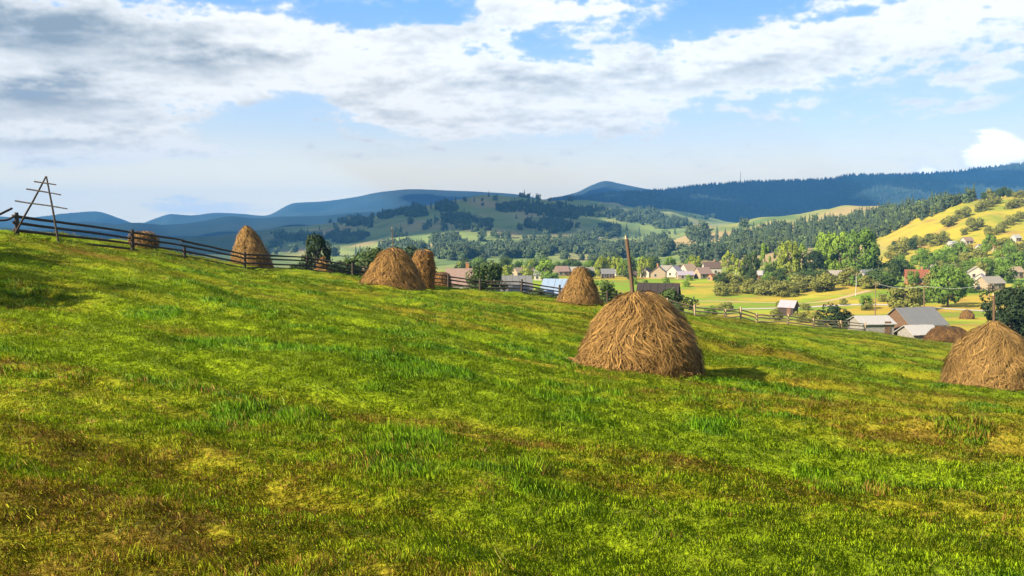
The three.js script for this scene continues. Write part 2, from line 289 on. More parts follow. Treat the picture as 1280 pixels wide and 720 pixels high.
// ------------------------------------------------------------------ a bank of cloud up-sun of the far hills, above the picture: its shadow lies on them
{
  const r = rng(71), alt = 2200, k = alt / Math.tan(0.56), ox = -0.935 * k, oz = 0.355 * k, gs = [];
  for (let x = -2600; x <= 2600; x += 150) for (let z = -4700; z <= -420; z += 150) {
    const front = lerp(-445, -1250, sm(60, 600, x)) - 900 * sm(900, 1500, x) + 90 * n3(x * 0.004, 3, z * 0.002);
    if (z > front || n3(x * 0.0023, 5, z * 0.0023) > (z > -950 ? 0.6 : z > -2500 ? 0.3 : 0.45) || (z < -2500 && x < -200)) continue;
    const g = new THREE.IcosahedronGeometry(130 * (0.75 + 0.5 * r()), 2); g.scale(1, 0.45, 1); g.translate(x + ox + 50 * (r() - 0.5), alt + 60 * r(), z + oz + 50 * (r() - 0.5)); gs.push(g);
  }
  const m = new THREE.Mesh(mergeGeometries(gs), std(0.9, 0.9, 0.9, 1)); m.name = 'cloud_bank'; m.castShadow = m.receiveShadow = true; scene.add(m); tag(m, 'broad white cloud bank high above the valley, shading the far hills', 'cloud');
}

// ------------------------------------------------------------------ plants: builders
const R = rng(20240);
const leafMat = (r, g, b, tr = 0.25) => new THREE.MeshPhysicalMaterial({ color: C(r, g, b), roughness: 0.85, vertexColors: true, side: THREE.DoubleSide, transmission: tr, thickness: 0, specularIntensity: 0.3 });
function crownGeo(seed, { clumps = 26, leaves = 90, size = 0.09, rx = 0.5, y0 = 0.12, y1 = 1, shape = 'round', cr = 0.17 } = {}) {   // unit crown: height 1, radius about rx
  const r = rng(seed), pos = [], nor = [], col = [], idx = [], cs = [];
  for (let i = 0; i < clumps; i++) {
    const t = (i + r()) / clumps, y = lerp(y0 + cr * 0.5, y1 - cr * 0.6, t);
    const u = (y - y0) / (y1 - y0), env = shape === 'poplar' ? Math.pow(Math.sin(Math.PI * clamp(u * 0.86 + 0.12)), 0.7) : shape === 'cone' ? 1 - u * 0.92 : Math.pow(Math.sin(Math.PI * clamp(u * 0.78 + 0.14)), 0.6);
    const a = r() * 6.283, k = rx * env * Math.sqrt(0.15 + 0.85 * r()) * (0.7 + 0.35 * r());
    cs.push([Math.cos(a) * k, y, Math.sin(a) * k, cr * (0.45 + 0.95 * r()), 0.8 + 0.4 * r()]);
  }
  for (const [cx, cy, cz, s, tone] of cs) for (let i = 0; i < leaves; i++) {
    const th = r() * 6.283, ph = Math.acos(2 * r() - 1), q = s * (0.55 + 0.55 * Math.sqrt(r()));
    const ox = Math.sin(ph) * Math.cos(th), oy = Math.cos(ph) * 0.8, oz = Math.sin(ph) * Math.sin(th), p = V(cx + ox * q, cy + oy * q, cz + oz * q);
    const n = V(ox + (r() - 0.5) * 1.5, oy + 0.25 + (r() - 0.5) * 1.3, oz + (r() - 0.5) * 1.5).normalize(), t1 = V(r() - 0.5, r() - 0.5, r() - 0.5).cross(n).normalize(), t2 = V().crossVectors(n, t1), L = size * (0.55 + 0.8 * r()), w = L * (0.45 + 0.25 * r());
    const sn = V(ox, oy + 0.12, oz).addScaledVector(V(cx, (cy - 0.5) * 0.7, cz), 1.2).normalize().multiplyScalar(0.8).addScaledVector(n, 0.55).normalize(), k0 = pos.length / 3, c = tone * (0.72 + 0.56 * r());
    for (const [a, b] of [[-L, 0], [0, -w], [L, 0], [0, w]]) { pos.push(p.x + t1.x * a + t2.x * b, p.y + t1.y * a + t2.y * b, p.z + t1.z * a + t2.z * b); nor.push(sn.x, sn.y, sn.z); col.push(c * (0.94 + 0.2 * (r() - 0.3)), c, c * 0.95); }
    idx.push(k0, k0 + 1, k0 + 2, k0, k0 + 2, k0 + 3);
  }
  return build(pos, idx, { normal: nor, color: col });
}
function trunkGeo(seed, top = 0.7, r0 = 0.035, limbs = 5) {
  const r = rng(seed), g = [bar(V(0, -0.06, 0), V((r() - 0.5) * 0.05, top, (r() - 0.5) * 0.05), r0, r0 * 0.3, 7)];
  for (let i = 0; i < limbs; i++) { const y = lerp(0.18, top * 0.85, (i + r() * 0.7) / limbs), a = r() * 6.283; g.push(bar(V(0, y, 0), V(Math.cos(a) * 0.3, y + 0.14 + 0.12 * r(), Math.sin(a) * 0.3), r0 * 0.45, r0 * 0.12, 5)); }
  return mergeGeometries(g);
}
const barkMat = std(0.09, 0.065, 0.045, 0.95), CROWNS = {
  round: [1, 2, 3, 4].map(s => crownGeo(s * 17, { clumps: 30, leaves: 95, size: 0.042, y0: 0.1 })),
  big: [5, 6, 7].map(s => crownGeo(s * 29, { clumps: 60, leaves: 100, size: 0.030, y0: 0.06, cr: 0.125 })),
  poplar: [8, 9].map(s => crownGeo(s * 31, { clumps: 34, leaves: 70, size: 0.034, rx: 0.5, y0: 0.05, shape: 'poplar', cr: 0.1 })),
  bush: [10, 11, 12].map(s => crownGeo(s * 37, { clumps: 22, leaves: 90, size: 0.055, rx: 0.5, y0: -0.05, cr: 0.22 })),
};
const TRUNKS = [1, 2, 3].map(s => trunkGeo(s * 101));
const TONE = { light: leafMat(0.16, 0.24, 0.026), yellow: leafMat(0.21, 0.25, 0.032), mid: leafMat(0.105, 0.175, 0.025), dark: leafMat(0.045, 0.075, 0.018), olive: leafMat(0.16, 0.165, 0.035), deep: leafMat(0.02, 0.036, 0.014, 0.1) };
let tv = 0;
function tree(px, D, h, w, shape, tone, label, group, name, lift = 0) {   // h, w in metres
  const p = at(px, D), set = CROWNS[shape], bush = shape === 'bush', t = thing(name || (bush ? 'bush' : 'tree'), label, bush ? 'bush' : 'tree', [p.x, p.y + lift, p.z], (tv * 2.4) % 6.28, group);
  part('trunk', TRUNKS[tv % 3], barkMat, t); part('crown', set[tv % set.length], TONE[tone], t); t.scale.set(w, h, w * (0.9 + 0.2 * R())); tv++; return t;
}

// ------------------------------------------------------------------ woods on the hills (far masses)
{
  const conGeo = (() => { const r = rng(5), pos = [], col = [], idx = []; for (let l = 0; l < 6; l++) { const y = 0.08 + l * 0.15, rr = 0.2 * (1 - l / 6.6), n = 9, k = pos.length / 3; pos.push(0, y + 0.26, 0); col.push(1, 1, 1); for (let i = 0; i < n; i++) { const a = (i + r() * 0.6) / n * 6.283, q = rr * (0.65 + 0.6 * r()); pos.push(Math.cos(a) * q, y - 0.03 * r(), Math.sin(a) * q); const c = 0.7 + 0.5 * r(); col.push(c, c, c); } for (let i = 0; i < n; i++) idx.push(k, k + 1 + (i + 1) % n, k + 1 + i); } return build(pos, idx, { color: col }); })();
  const leafGeo = crownGeo(77, { clumps: 16, leaves: 26, size: 0.12, rx: 0.5, y0: 0, cr: 0.24 });
  const con = [], broad = [], ridgeTrees = [], m4 = new THREE.Matrix4(), q4 = new THREE.Quaternion(), up = V(0, 1, 0);
  const put = (list, p, h, w, c) => { q4.setFromAxisAngle(up, R() * 6.28); list.push([m4.clone().compose(V(p.x, p.y - h * 0.03, p.z), q4.clone(), V(w, h, w)), c]); };
  const inPoly = (x, y, P) => { let c = false; for (let i = 0, j = P.length - 1; i < P.length; j = i++) if ((P[i][1] > y) !== (P[j][1] > y) && x < (P[j][0] - P[i][0]) * (y - P[i][1]) / (P[j][1] - P[i][1]) + P[i][0]) c = !c; return c; };
  // the wood climbing between the yellow slope and the grassy hill
  const belt = [[895, 318], [905, 300], [945, 290], [1000, 282], [1060, 274], [1100, 266], [1150, 254], [1190, 246], [1215, 244], [1218, 251], [1190, 261], [1150, 277], [1110, 294], [1085, 306], [1030, 312], [960, 318], [910, 326]];
  for (let i = 0; i < 2600; i++) { const x = 890 + R() * 330, y = 240 + R() * 96; if (!inPoly(x, y, belt)) continue; const p = hit(x, y, 380); if (!p || -p.z > 1150) continue; const D = -p.z, isCon = R() < 0.55, h = (isCon ? 10 : 7.5) * (0.6 + 0.8 * R()); const c = 0.7 + 0.6 * R(); put(isCon ? con : broad, p, h, h * (isCon ? 0.95 : 0.8), isCon ? C(0.028 * c, 0.046 * c, 0.018 * c) : C(0.06 * c, 0.085 * c, 0.024 * c)); }
  // woods and hedges on the grassy hills
  const EL = [[690, 266, 60, 9], [640, 262, 30, 8], [740, 268, 50, 9], [800, 276, 45, 10], [840, 282, 30, 7], [720, 312, 62, 9], [640, 318, 60, 8], [770, 318, 40, 9], [825, 312, 26, 12], [520, 268, 40, 8], [560, 262, 30, 7], [450, 280, 30, 9], [480, 272, 24, 8], [555, 305, 36, 6], [600, 285, 30, 7], [430, 300, 40, 6], [500, 315, 50, 8], [385, 300, 30, 6], [870, 322, 40, 9], [660, 246, 18, 3], [630, 243, 12, 2], [575, 320, 70, 7], [760, 290, 22, 8], [690, 285, 26, 9], [575, 276, 22, 7], [880, 300, 24, 6]];
  for (let i = 0; i < 14000; i++) {
    const x = 300 + R() * 640, y = 242 + R() * 92; let m = 0; for (const [cx, cy, rx, ry] of EL) { const u = (x - cx) / rx, v = (y - cy) / ry; m = Math.max(m, 1.15 - Math.sqrt(u * u + v * v)); }
    const n = fbm(x * 0.03, y * 0.09, 4.2, 3); if (m + n * 1.1 < 0.5 && !(n > 0.3 && R() < 0.3)) { if (R() > 0.012) continue; }
    const p = hit(x, y, 430); if (!p || -p.z > 2500) continue; const isCon = R() < 0.35, h = (isCon ? 12 : 9.5) * (0.6 + 0.8 * R()), c = 0.7 + 0.6 * R(); put(isCon ? con : broad, p, h, h * (isCon ? 1 : 0.95), isCon ? C(0.03 * c, 0.05 * c, 0.024 * c) : C(0.045 * c, 0.068 * c, 0.024 * c));
  }
  // the forest that covers the dark ridges
  for (const [rg, count, sc] of [[R1, 9000, 1], [R2, 4500, 0.9]]) for (let i = 0; i < count; i++) {
    const a = Math.floor(R() * rg.n), j = i % 6 === 0 ? Math.round(rg.m * 0.72) - Math.floor(R() * 2) : Math.floor(R() * rg.m * 0.74), k = (a * (rg.m + 1) + j) * 3, k2 = ((a + 1) * (rg.m + 1) + j) * 3, k3 = k + 3, s = R(), t = R() * (1 - s), P = rg.pos;
    const p = V(P[k] + (P[k2] - P[k]) * s + (P[k3] - P[k]) * t, P[k + 1] + (P[k2 + 1] - P[k + 1]) * s + (P[k3 + 1] - P[k + 1]) * t, P[k + 2] + (P[k2 + 2] - P[k + 2]) * s + (P[k3 + 2] - P[k + 2]) * t), h = 12 * sc * (0.5 + 0.8 * R()), c = 0.6 + 0.7 * R();
    put(ridgeTrees, p, h, h * 1.7, C(0.02 * c, 0.036 * c, 0.024 * c));
  }
  const fm = new THREE.MeshStandardMaterial({ vertexColors: true, roughness: 1, side: THREE.DoubleSide });
  stuff('spruce_wood', conGeo, fm, con, 'dark spruces of the woods on the hillsides behind the village', 'wood');
  stuff('broadleaf_wood', leafGeo, fm, broad, 'broadleaf woods and hedges on the hillsides behind the village', 'wood');
  stuff('ridge_forest', conGeo, fm, ridgeTrees, 'dark blue spruce forest covering the long far ridge', 'forest');
}
console.log('woods');

// ------------------------------------------------------------------ haystacks
const strawTex = grain(512, (u, v) => { const n = 0.62 + 0.5 * tile(u, v, 14, 3) + 0.35 * n3(u * 90, v * 12, 3) + 0.2 * n3(u * 200, v * 30, 9); return [n, n * 0.95, n * 0.85]; }); strawTex.colorSpace = THREE.SRGBColorSpace;
const hayMat = new THREE.MeshStandardMaterial({ vertexColors: true, roughness: 0.95, map: strawTex, bumpMap: strawTex, bumpScale: 0.03 }), strawMat = new THREE.MeshPhysicalMaterial({ vertexColors: true, roughness: 0.8, side: THREE.DoubleSide, transmission: 0.15, thickness: 0, specularIntensity: 0.3 });
const poleMat = std(0.085, 0.05, 0.03, 0.9), paleWood = std(0.42, 0.30, 0.18, 0.9);
function haystack(px, D, prof, strands, label, { width = 0.03, tone = [1, 1, 1], pole, seed = 1, skew = [0, 0], sink = 0.0, len = 0.5 } = {}) {   // prof: [height, radius] from the top down
  const p = at(px, D), t = thing('haystack', label, 'haystack', [p.x, p.y - sink, p.z], 0, undefined), r = rng(seed * 77), top = prof[0][0];
  const ys = prof.map(q => q[0]).reverse(), rs = prof.map(q => q[1]).reverse(), rad_ = pchip(ys, rs);
  const base = (x, z) => H(p.x + x, p.z + z) - p.y + sink;
  const surf = (a, y) => { const k = rad_(y) * (1 + 0.14 * fbm(Math.cos(a) * 1.3 + seed, y * 0.9, Math.sin(a) * 1.3, 3)) + 0.13 * fbm(Math.cos(a) * 4, y * 2.4, Math.sin(a) * 4 + seed, 3) * Math.min(1, rad_(y) * 3); const u = y / top; return V(Math.cos(a) * k + skew[0] * u, y, Math.sin(a) * k + skew[1] * u); };
  const pos = [], col = [], uv = [], idx = [], NA_ = 72, NY = 40;
  const hay = s => mix3([0.10 * tone[0], 0.056 * tone[1], 0.02 * tone[2]], [0.31 * tone[0], 0.182 * tone[1], 0.056 * tone[2]], clamp(s)), mound = hay(0.3);   // each straw has a chance colour of its own
  for (let j = 0; j <= NY; j++) for (let i = 0; i <= NA_; i++) {
    const a = i / NA_ * 6.28318, y = top * (j / NY), v = surf(a, y); const b = base(v.x, v.z); v.y = lerp(b - 0.15, v.y, j === 0 ? 0 : 1); if (j > 0) v.y += b * Math.max(0, 1 - y / (top * 0.5)); pos.push(v.x, v.y, v.z); col.push(...mound); uv.push(i / NA_ * 3, j / NY);
  }
  for (let j = 0; j < NY; j++) for (let i = 0; i < NA_; i++) { const k = j * (NA_ + 1) + i; idx.push(k, k + NA_ + 1, k + 1, k + 1, k + NA_ + 1, k + NA_ + 2); }
  part('mound', build(pos, idx, { color: col, uv }), hayMat, t);
  const sp_ = [], sc = [], si = [];
  for (let s = 0; s < strands; s++) {
    const wild = r(), y = top * (1 - Math.pow(r(), 0.85)), a = r() * 6.283, L = len * (0.25 + 1.1 * r() * r() + 0.3 * r()), w = width * (0.3 + 1.1 * r() * r()), lean = (r() - 0.5) * (wild < 0.22 ? 5 : 0.9) + 2.6 * fbm(Math.cos(a) * 2.4 + seed, y * 1.7, Math.sin(a) * 2.4, 2), sway = (r() - 0.5) * 1.6, off = 0.005 + 0.15 * r() * r(), curl = wild > 0.9 ? 0.12 * r() : (r() - 0.6) * 0.08, c = hay(r()), N = 4, k0 = sp_.length / 3;
    const drop = 1 / Math.sqrt(1 + lean * lean), go = lean * drop; let px_ = null;
    for (let i = 0; i <= N; i++) {
      const f = i / N, yy = Math.max(0.01, y - L * f * drop), aa = a + (go * L * f + sway * L * f * f * 0.5) / Math.max(0.25, rad_(yy)), v = surf(aa, yy), b = base(v.x, v.z); v.y += b * Math.max(0, 1 - yy / (top * 0.5));
      const o = off + curl * f * f + 0.012 * Math.sin(f * 5 + s), nx = Math.cos(aa), nz = Math.sin(aa), ww = w * (1 - 0.8 * f * f) * 0.5, tx = -nz * drop, tz = nx * drop, ty = go;
      sp_.push(v.x + nx * o + tx * ww, v.y + o * 0.5 + ty * ww, v.z + nz * o + tz * ww, v.x + nx * o - tx * ww, v.y + o * 0.5 - ty * ww, v.z + nz * o - tz * ww); sc.push(...c, ...c);
      if (i) { const k = k0 + i * 2; si.push(k - 2, k - 1, k, k - 1, k + 1, k); }
    }
  }
  // loose hay fallen round the foot
  for (let s = 0; s < strands * 0.14; s++) { const a = r() * 6.283, q = rs[0] * (0.97 + 0.3 * r() * r() * r()), x = Math.cos(a) * q, z = Math.sin(a) * q, L = len * (0.2 + 0.4 * r()), b2 = r() * 6.283, w = width * 0.6 * (0.4 + r()), k0 = sp_.length / 3, c = hay(r()), dx = Math.cos(b2) * L, dz = Math.sin(b2) * L; const y1 = base(x, z) + 0.03 + 0.05 * r(), y2 = base(x + dx, z + dz) + 0.03 + 0.06 * r(); sp_.push(x, y1, z, x - Math.sin(b2) * w, y1 + 0.01, z + Math.cos(b2) * w, x + dx, y2, z + dz, x + dx - Math.sin(b2) * w, y2 + 0.01, z + dz + Math.cos(b2) * w); for (let i = 0; i < 4; i++) sc.push(...c); si.push(k0, k0 + 1, k0 + 2, k0 + 1, k0 + 3, k0 + 2); }
  const st = part('hay', build(sp_, si, { color: sc }), strawMat, t); st.userData.kind = 'stuff';
  if (pole) { const [x0, x1, y1, rr] = pole, q = part('pole', bar(V(x0 * 0.6, Math.max(0, top - 1.2), 0), V(x1, y1, 0.02), rr, rr * 0.8, 9), poleMat, t); const e = part('broken_end', bar(V(x1 - 0.005, y1 - 0.02, 0.02), V(x1 - 0.025, y1 + 0.09, 0.02), rr * 0.7, rr * 0.25, 6), paleWood, q); }
  return t;
}
haystack(801, 21, [[2.2, 0.04], [2.15, 0.25], [2.06, 0.42], [1.9, 0.65], [1.68, 0.88], [1.47, 1.05], [1.15, 1.26], [0.84, 1.40], [0.52, 1.49], [0.2, 1.54], [0, 1.56]], 16000, 'broad domed haystack in mid meadow with a thick broken pole standing out of its top', { seed: 2, pole: [-0.14, -0.38, 3.6, 0.06], width: 0.03, len: 0.55 });
haystack(1247, 29, [[2.6, 0.05], [2.48, 0.12], [2.32, 0.32], [2.1, 0.68], [1.8, 0.98], [1.35, 1.22], [0.9, 1.4], [0.4, 1.52], [0, 1.58]], 13000, 'haystack drawn to a peak round its pole, beside the brown heap and tin sheds', { seed: 5, pole: [0.03, -0.06, 3.55, 0.05], width: 0.032, tone: [1.0, 1.05, 1.1], len: 0.6 });
haystack(726, 50, [[2.5, 0.02], [2.44, 0.28], [2.25, 0.42], [1.8, 0.66], [1.2, 0.98], [0.6, 1.28], [0.2, 1.45], [0, 1.5]], 3500, 'bell shaped haystack with a narrow blunt top beside the dark bush at the fence', { seed: 8, width: 0.05, len: 0.7 });
haystack(491, 48, [[2.45, 0.08], [2.36, 0.32], [2.1, 0.68], [1.7, 1.02], [1.2, 1.36], [0.7, 1.62], [0.25, 1.82], [0, 1.9]], 4000, 'wide cone haystack with a thin stick at its tip, next to the tall narrow one', { seed: 11, pole: [0, -0.04, 3.6, 0.03], width: 0.05, len: 0.7, tone: [0.95, 0.92, 0.85] });
haystack(529, 53, [[2.6, 0.02], [2.52, 0.4], [2.3, 0.58], [1.8, 0.7], [1.2, 0.74], [0.6, 0.7], [0, 0.66]], 2000, 'tall narrow egg shaped haystack close behind the wide cone one', { seed: 13, width: 0.05, tone: [1, 0.92, 0.85], len: 0.6 });
haystack(551, 76, [[1.9, 0.02], [1.85, 0.45], [1.6, 0.75], [1.0, 0.9], [0.4, 0.95], [0, 0.95]], 1200, 'small round haystack behind the fence by the pink roofed house', { seed: 17, width: 0.07, tone: [1.05, 0.9, 0.8] });
haystack(316, 59, [[3.05, 0.06], [2.9, 0.22], [2.5, 0.52], [1.9, 0.86], [1.2, 1.16], [0.5, 1.38], [0, 1.45]], 2800, 'sharp pointed leaning haystack standing against the rail fence', { seed: 19, width: 0.06, len: 0.7, skew: [-0.5, 0] });
haystack(179, 50, [[1.5, 0.02], [1.42, 0.4], [1.28, 0.66], [1.05, 0.8], [0.7, 0.86], [0, 0.86]], 1000, 'low flat topped round haystack behind the rail fence below the drying rack', { seed: 23, sink: 0.45, width: 0.05, tone: [1.05, 1, 0.85], len: 0.4 });
haystack(403, 68, [[1.75, 0.05], [1.5, 0.16], [1.15, 0.34], [1.1, 0.5], [0.7, 0.42], [0.55, 0.72], [0.25, 0.8], [0, 0.95]], 800, 'little tiered haystack behind the fence under the dark oval tree', { seed: 29, width: 0.05, tone: [1.05, 1, 0.9], len: 0.3 });
haystack(1213, 185, [[2.2, 0.02], [2.0, 0.6], [1.5, 1.1], [0.7, 1.5], [0, 1.6]], 500, 'small faraway haystack on the valley grass behind the tin sheds', { seed: 31, width: 0.12, tone: [1, 0.98, 0.9], len: 0.6 });
{ const t = haystack(1190, 103, [[2.1, 0.02], [2.0, 1.2], [1.6, 2.0], [1.0, 2.6], [0.4, 2.9], [0, 3.0]], 2500, 'sprawling dark brown heap of old hay beside the tin sheds', { seed: 37, width: 0.09, tone: [0.6, 0.56, 0.6], len: 0.8 }); t.scale.set(1, 1, 0.6); }
console.log('hay');

// ------------------------------------------------------------------ rail fence and drying rack
{
  const P = [[-70, 33.5], [21, 37], [165, 43], [230, 48], [305, 55], [383, 61], [440, 63], [490, 64], [560, 66], [600, 67], [652, 68], [700, 69], [760, 71], [800, 72], [835, 74], [870, 76], [909, 80], [928, 82], [948, 85], [988, 92], [1020, 97], [1054, 102], [1085, 106]];
  const pts = P.map(([px, D]) => at(px, D)), dark = std(0.035, 0.024, 0.017, 0.95), grey = std(0.28, 0.21, 0.13, 0.95), r = rng(9);
  const mk = (i0, i1, label, hs, mat, ph, rr) => {
    const o = pts[i0], t = thing('rail_fence', label, 'fence', [o.x, o.y, o.z]);
    for (let i = i0; i <= i1; i++) { const b = V().subVectors(pts[i], o), h = ph * (0.92 + 0.14 * r()) * (i === 3 ? 0.5 : 1); part('post', bar(V(b.x, b.y - 0.3, b.z), V(b.x + 0.06 * (r() - 0.5), b.y + h, b.z), rr * 1.35, rr * 1.15, 8), mat, t); }
    for (let i = i0; i < i1; i++) for (const h of hs) { const a = V().subVectors(pts[i], o), b = V().subVectors(pts[i + 1], o), j = () => (r() - 0.5) * 0.09, d = V().subVectors(b, a).normalize().multiplyScalar(0.12); const n = V(-d.z, 0, d.x).normalize().multiplyScalar(-rr * 1.5); part('rail', bar(V(a.x - d.x + n.x, a.y + h + j(), a.z - d.z + n.z), V(b.x + d.x + n.x, b.y + h + j(), b.z + d.z + n.z), rr * 0.95, rr * 0.72, 7), mat, t); }
  };
  mk(1, 13, 'dark pole fence with four rails running along the crest of the meadow', [0.14, 0.46, 0.78, 1.05], dark, 1.3, 0.075);
  mk(14, 22, 'weathered pale rail fence dropping towards the tin sheds below the meadow', [0.25, 0.65, 1.0], grey, 1.2, 0.085);
  // loose rails left of the first post
  const t = thing('broken_rail', 'loose fence rail tilted up against the first post beside the drying rack', 'rail', [pts[1].x, pts[1].y, pts[1].z]);
  const q = aloft(-30, 282, 35.6), q2 = aloft(15, 260.5, 37.2), w = pts[1]; part('rail', bar(V(q.x - w.x, q.y - w.y, q.z - w.z), V(q2.x - w.x, q2.y - w.y, q2.z - w.z), 0.06, 0.05), dark, t);
  const s1 = aloft(21, 268, 37), s2 = aloft(8, 275, 36.6), s3 = aloft(-40, 272, 35.4); part('bent_rail', new THREE.TubeGeometry(new THREE.CatmullRomCurve3([s1, s2, s3].map(v => v.clone().sub(w))), 14, 0.05, 7), dark, t);
  // drying rack
  const A = aloft(58, 222, 36), f1 = at(14, 36.6), f2 = at(73.5, 35.6), rk = thing('drying_rack', 'dark wooden A frame hay drying rack with three crossbars standing at the fence', 'rack', [f2.x, f2.y, f2.z]), L = v => v.clone().sub(f2), wd = std(0.04, 0.03, 0.022, 0.95);
  for (const f of [f1, f2]) { const e = f.clone(); e.y -= 0.1; part('leg', bar(L(e), L(A).add(V(0, 0.05, 0)), 0.05, 0.035, 8), wd, rk); }
  for (const [a, b, c, d] of [[43, 227, 70, 231], [33, 236, 76, 243.5], [19, 251, 84, 261]]) part('crossbar', bar(L(aloft(a, b, 35.9)), L(aloft(c, d, 35.75)), 0.036, 0.028, 7), wd, rk);
}
console.log('fence');

// ------------------------------------------------------------------ village buildings
const ROOF = { grey: [0.16, 0.17, 0.18], white: [0.38, 0.38, 0.38], cream: [0.34, 0.26, 0.17], pink: [0.26, 0.18, 0.15], red: [0.22, 0.07, 0.03], dark: [0.022, 0.015, 0.013], brown: [0.10, 0.065, 0.05], blue: [0.20, 0.29, 0.44], lilac: [0.33, 0.30, 0.36], orange: [0.45, 0.20, 0.08], pale: [0.30, 0.28, 0.24] };
const WALL = { white: [0.5, 0.47, 0.4], wood: [0.16, 0.09, 0.05], cream: [0.38, 0.3, 0.2], dark: [0.05, 0.035, 0.028], orange: [0.42, 0.20, 0.08], grey: [0.3, 0.28, 0.26] };
const woodTex = grain(256, (u, v) => { const n = 0.8 + 0.3 * n3(u * 24, v * 3, 1) + 0.15 * n3(u * 80, v * 8, 4); return [n, n, n]; }); woodTex.colorSpace = THREE.SRGBColorSpace;
const rustTex = grain(256, (u, v) => { const n = tile(u, v, 4, 5), m = 0.86 + 0.3 * tile(u, v, 10, 6); return n > 0.22 ? [m * 0.9, m * 0.72, m * 0.6] : [m, m, m]; }); rustTex.colorSpace = THREE.SRGBColorSpace;
const mats = {}; const mat = (kind, k) => mats[kind + k] ||= (kind === 'r' ? std(...ROOF[k], 0.75, { map: rustTex }) : std(...WALL[k], 0.95, { map: woodTex }));
const glassMat = std(0.03, 0.035, 0.04, 0.15), frameMat = std(0.32, 0.28, 0.22, 0.7);
function house(px, D, w, d, wall, rise, turn, roof, wallc, label, { chimney = false, windows = 2, door = true, name = 'house', sheets = 0, group, lift = 0, over = 0.35, category } = {}) {   // ridge along local x; turn rotates it
  const p = at(px, D), t = thing(name, label, category || (name.includes('house') ? 'house' : 'shed'), [p.x, p.y + lift, p.z], turn, group), wm = mat('w', wallc), rm = mat('r', roof);
  const s = new THREE.Shape(); s.moveTo(-d / 2, -1.5); s.lineTo(d / 2, -1.5); s.lineTo(d / 2, wall); s.lineTo(0, wall + rise); s.lineTo(-d / 2, wall); s.closePath();
  const g = new THREE.ExtrudeGeometry(s, { depth: w, bevelEnabled: false }); g.translate(0, 0, -w / 2); g.rotateY(Math.PI / 2); part('wall', g, wm, t);
  const sl = Math.atan2(rise, d / 2), len = Math.hypot(d / 2, rise) + over;
  for (const sgn of [-1, 1]) {
    const mk = (x0, x1, dy) => { const b = box(x1 - x0, 0.1, len, (x0 + x1) / 2, 0.06 + dy, 0); b.translate(0, 0, len / 2); b.rotateX(sl); if (sgn < 0) b.rotateY(Math.PI); b.translate(0, wall + rise, 0); return b; };
    const W2 = w / 2 + over;
    if (sheets) for (let i = 0; i < sheets; i++) part('roof_sheet', mk(-W2 + 2 * W2 * i / sheets + 0.02, -W2 + 2 * W2 * (i + 1) / sheets - 0.02, (i % 2) * 0.03 + 0.01 * (i % 3)), rm, t);
    else part('roof_slope', mk(-W2, W2, sgn > 0 ? 0 : 0.004), rm, t);
  }
  if (chimney) { const c = part('chimney', box(0.6, 1.6, 0.6, w * 0.2, wall + rise + 0.3, -d * 0.1), mat('w', 'orange'), t); part('chimney_cap', box(0.75, 0.12, 0.75, w * 0.2, wall + rise + 1.16, -d * 0.1), mat('w', 'grey'), c); }
  const win = (x, y, z, ry) => { const f = part('window', box(1.15, 1.35, 0.08), frameMat, t); f.position.set(x, y, z); f.rotation.y = ry; const gl = part('pane', box(0.92, 1.12, 0.04), glassMat, f); gl.position.z = 0.05; };
  for (let i = 0; i < windows; i++) { const x = -w / 2 + w * (i + 0.7) / (windows + 0.6); win(x, wall * 0.55, d / 2 + 0.04, 0); }
  if (windows) { win(-w / 2 - 0.04, wall * 0.55, -d * 0.18, -Math.PI / 2); win(w / 2 + 0.04, wall * 0.55, d * 0.15, Math.PI / 2); }
  if (door) { const dr = part('door', box(1.0, 2.0, 0.1, w / 2 - 1.1, 1.0, d / 2 + 0.05), mat('w', 'wood'), t); part('handle', box(0.06, 0.16, 0.06, w / 2 - 1.45, 1.0, d / 2 + 0.13), glassMat, dr); }
  return t;
}
// sheds and barns just below the fence
house(577, 150, 5.4, 5.5, 2.6, 2.7, 0.1, 'pink', 'white', 'small house with a faded pink roof and chimney left of the lone bushy tree', { chimney: true, lift: 3.2 });
house(640, 118, 5.2, 4.6, 2.2, 2.2, 0.12, 'grey', 'wood', 'grey tin roofed shed behind the fence right of the lone bushy tree', { name: 'shed', sheets: 6, windows: 0, lift: 0.7 });
house(700, 122, 4.6, 4.2, 2.2, 2.0, -0.35, 'blue', 'white', 'shed with a pale blue roof half hidden by the bell shaped haystack', { name: 'shed', windows: 0, sheets: 5, lift: 0.8 });
house(824, 112, 5.2, 5.6, 2.2, 2.3, -0.3, 'dark', 'dark', 'low dark brown barn just behind the pole of the domed haystack', { name: 'barn', windows: 0, sheets: 6, lift: 0.0, category: 'barn' });
house(988, 200, 3.6, 3.4, 1.9, 1.5, -0.7, 'lilac', 'dark', 'tiny hut with a pale lilac roof and dark gable among bushes in the valley', { name: 'hut', windows: 0, category: 'hut', lift: 0.3 });
house(1092, 128, 5.2, 4.6, 1.6, 1.0, 0.1, 'white', 'grey', 'low flat shed with whitish tin roof beside the big grey barn', { name: 'shed', windows: 0, sheets: 6, lift: -0.1 });
house(1146, 132, 7.0, 6.6, 2.0, 2.5, 0.28, 'grey', 'wood', 'big grey tin roofed barn with a dark open gable', { name: 'barn', windows: 0, sheets: 8, category: 'barn', lift: 0.3 });
house(1152, 112, 3.8, 3.6, 1.0, 1.0, 0.15, 'white', 'grey', 'lean to covered with bright white sheets in front of the big grey barn', { name: 'shed', windows: 0, sheets: 5, door: false, lift: -0.1 });
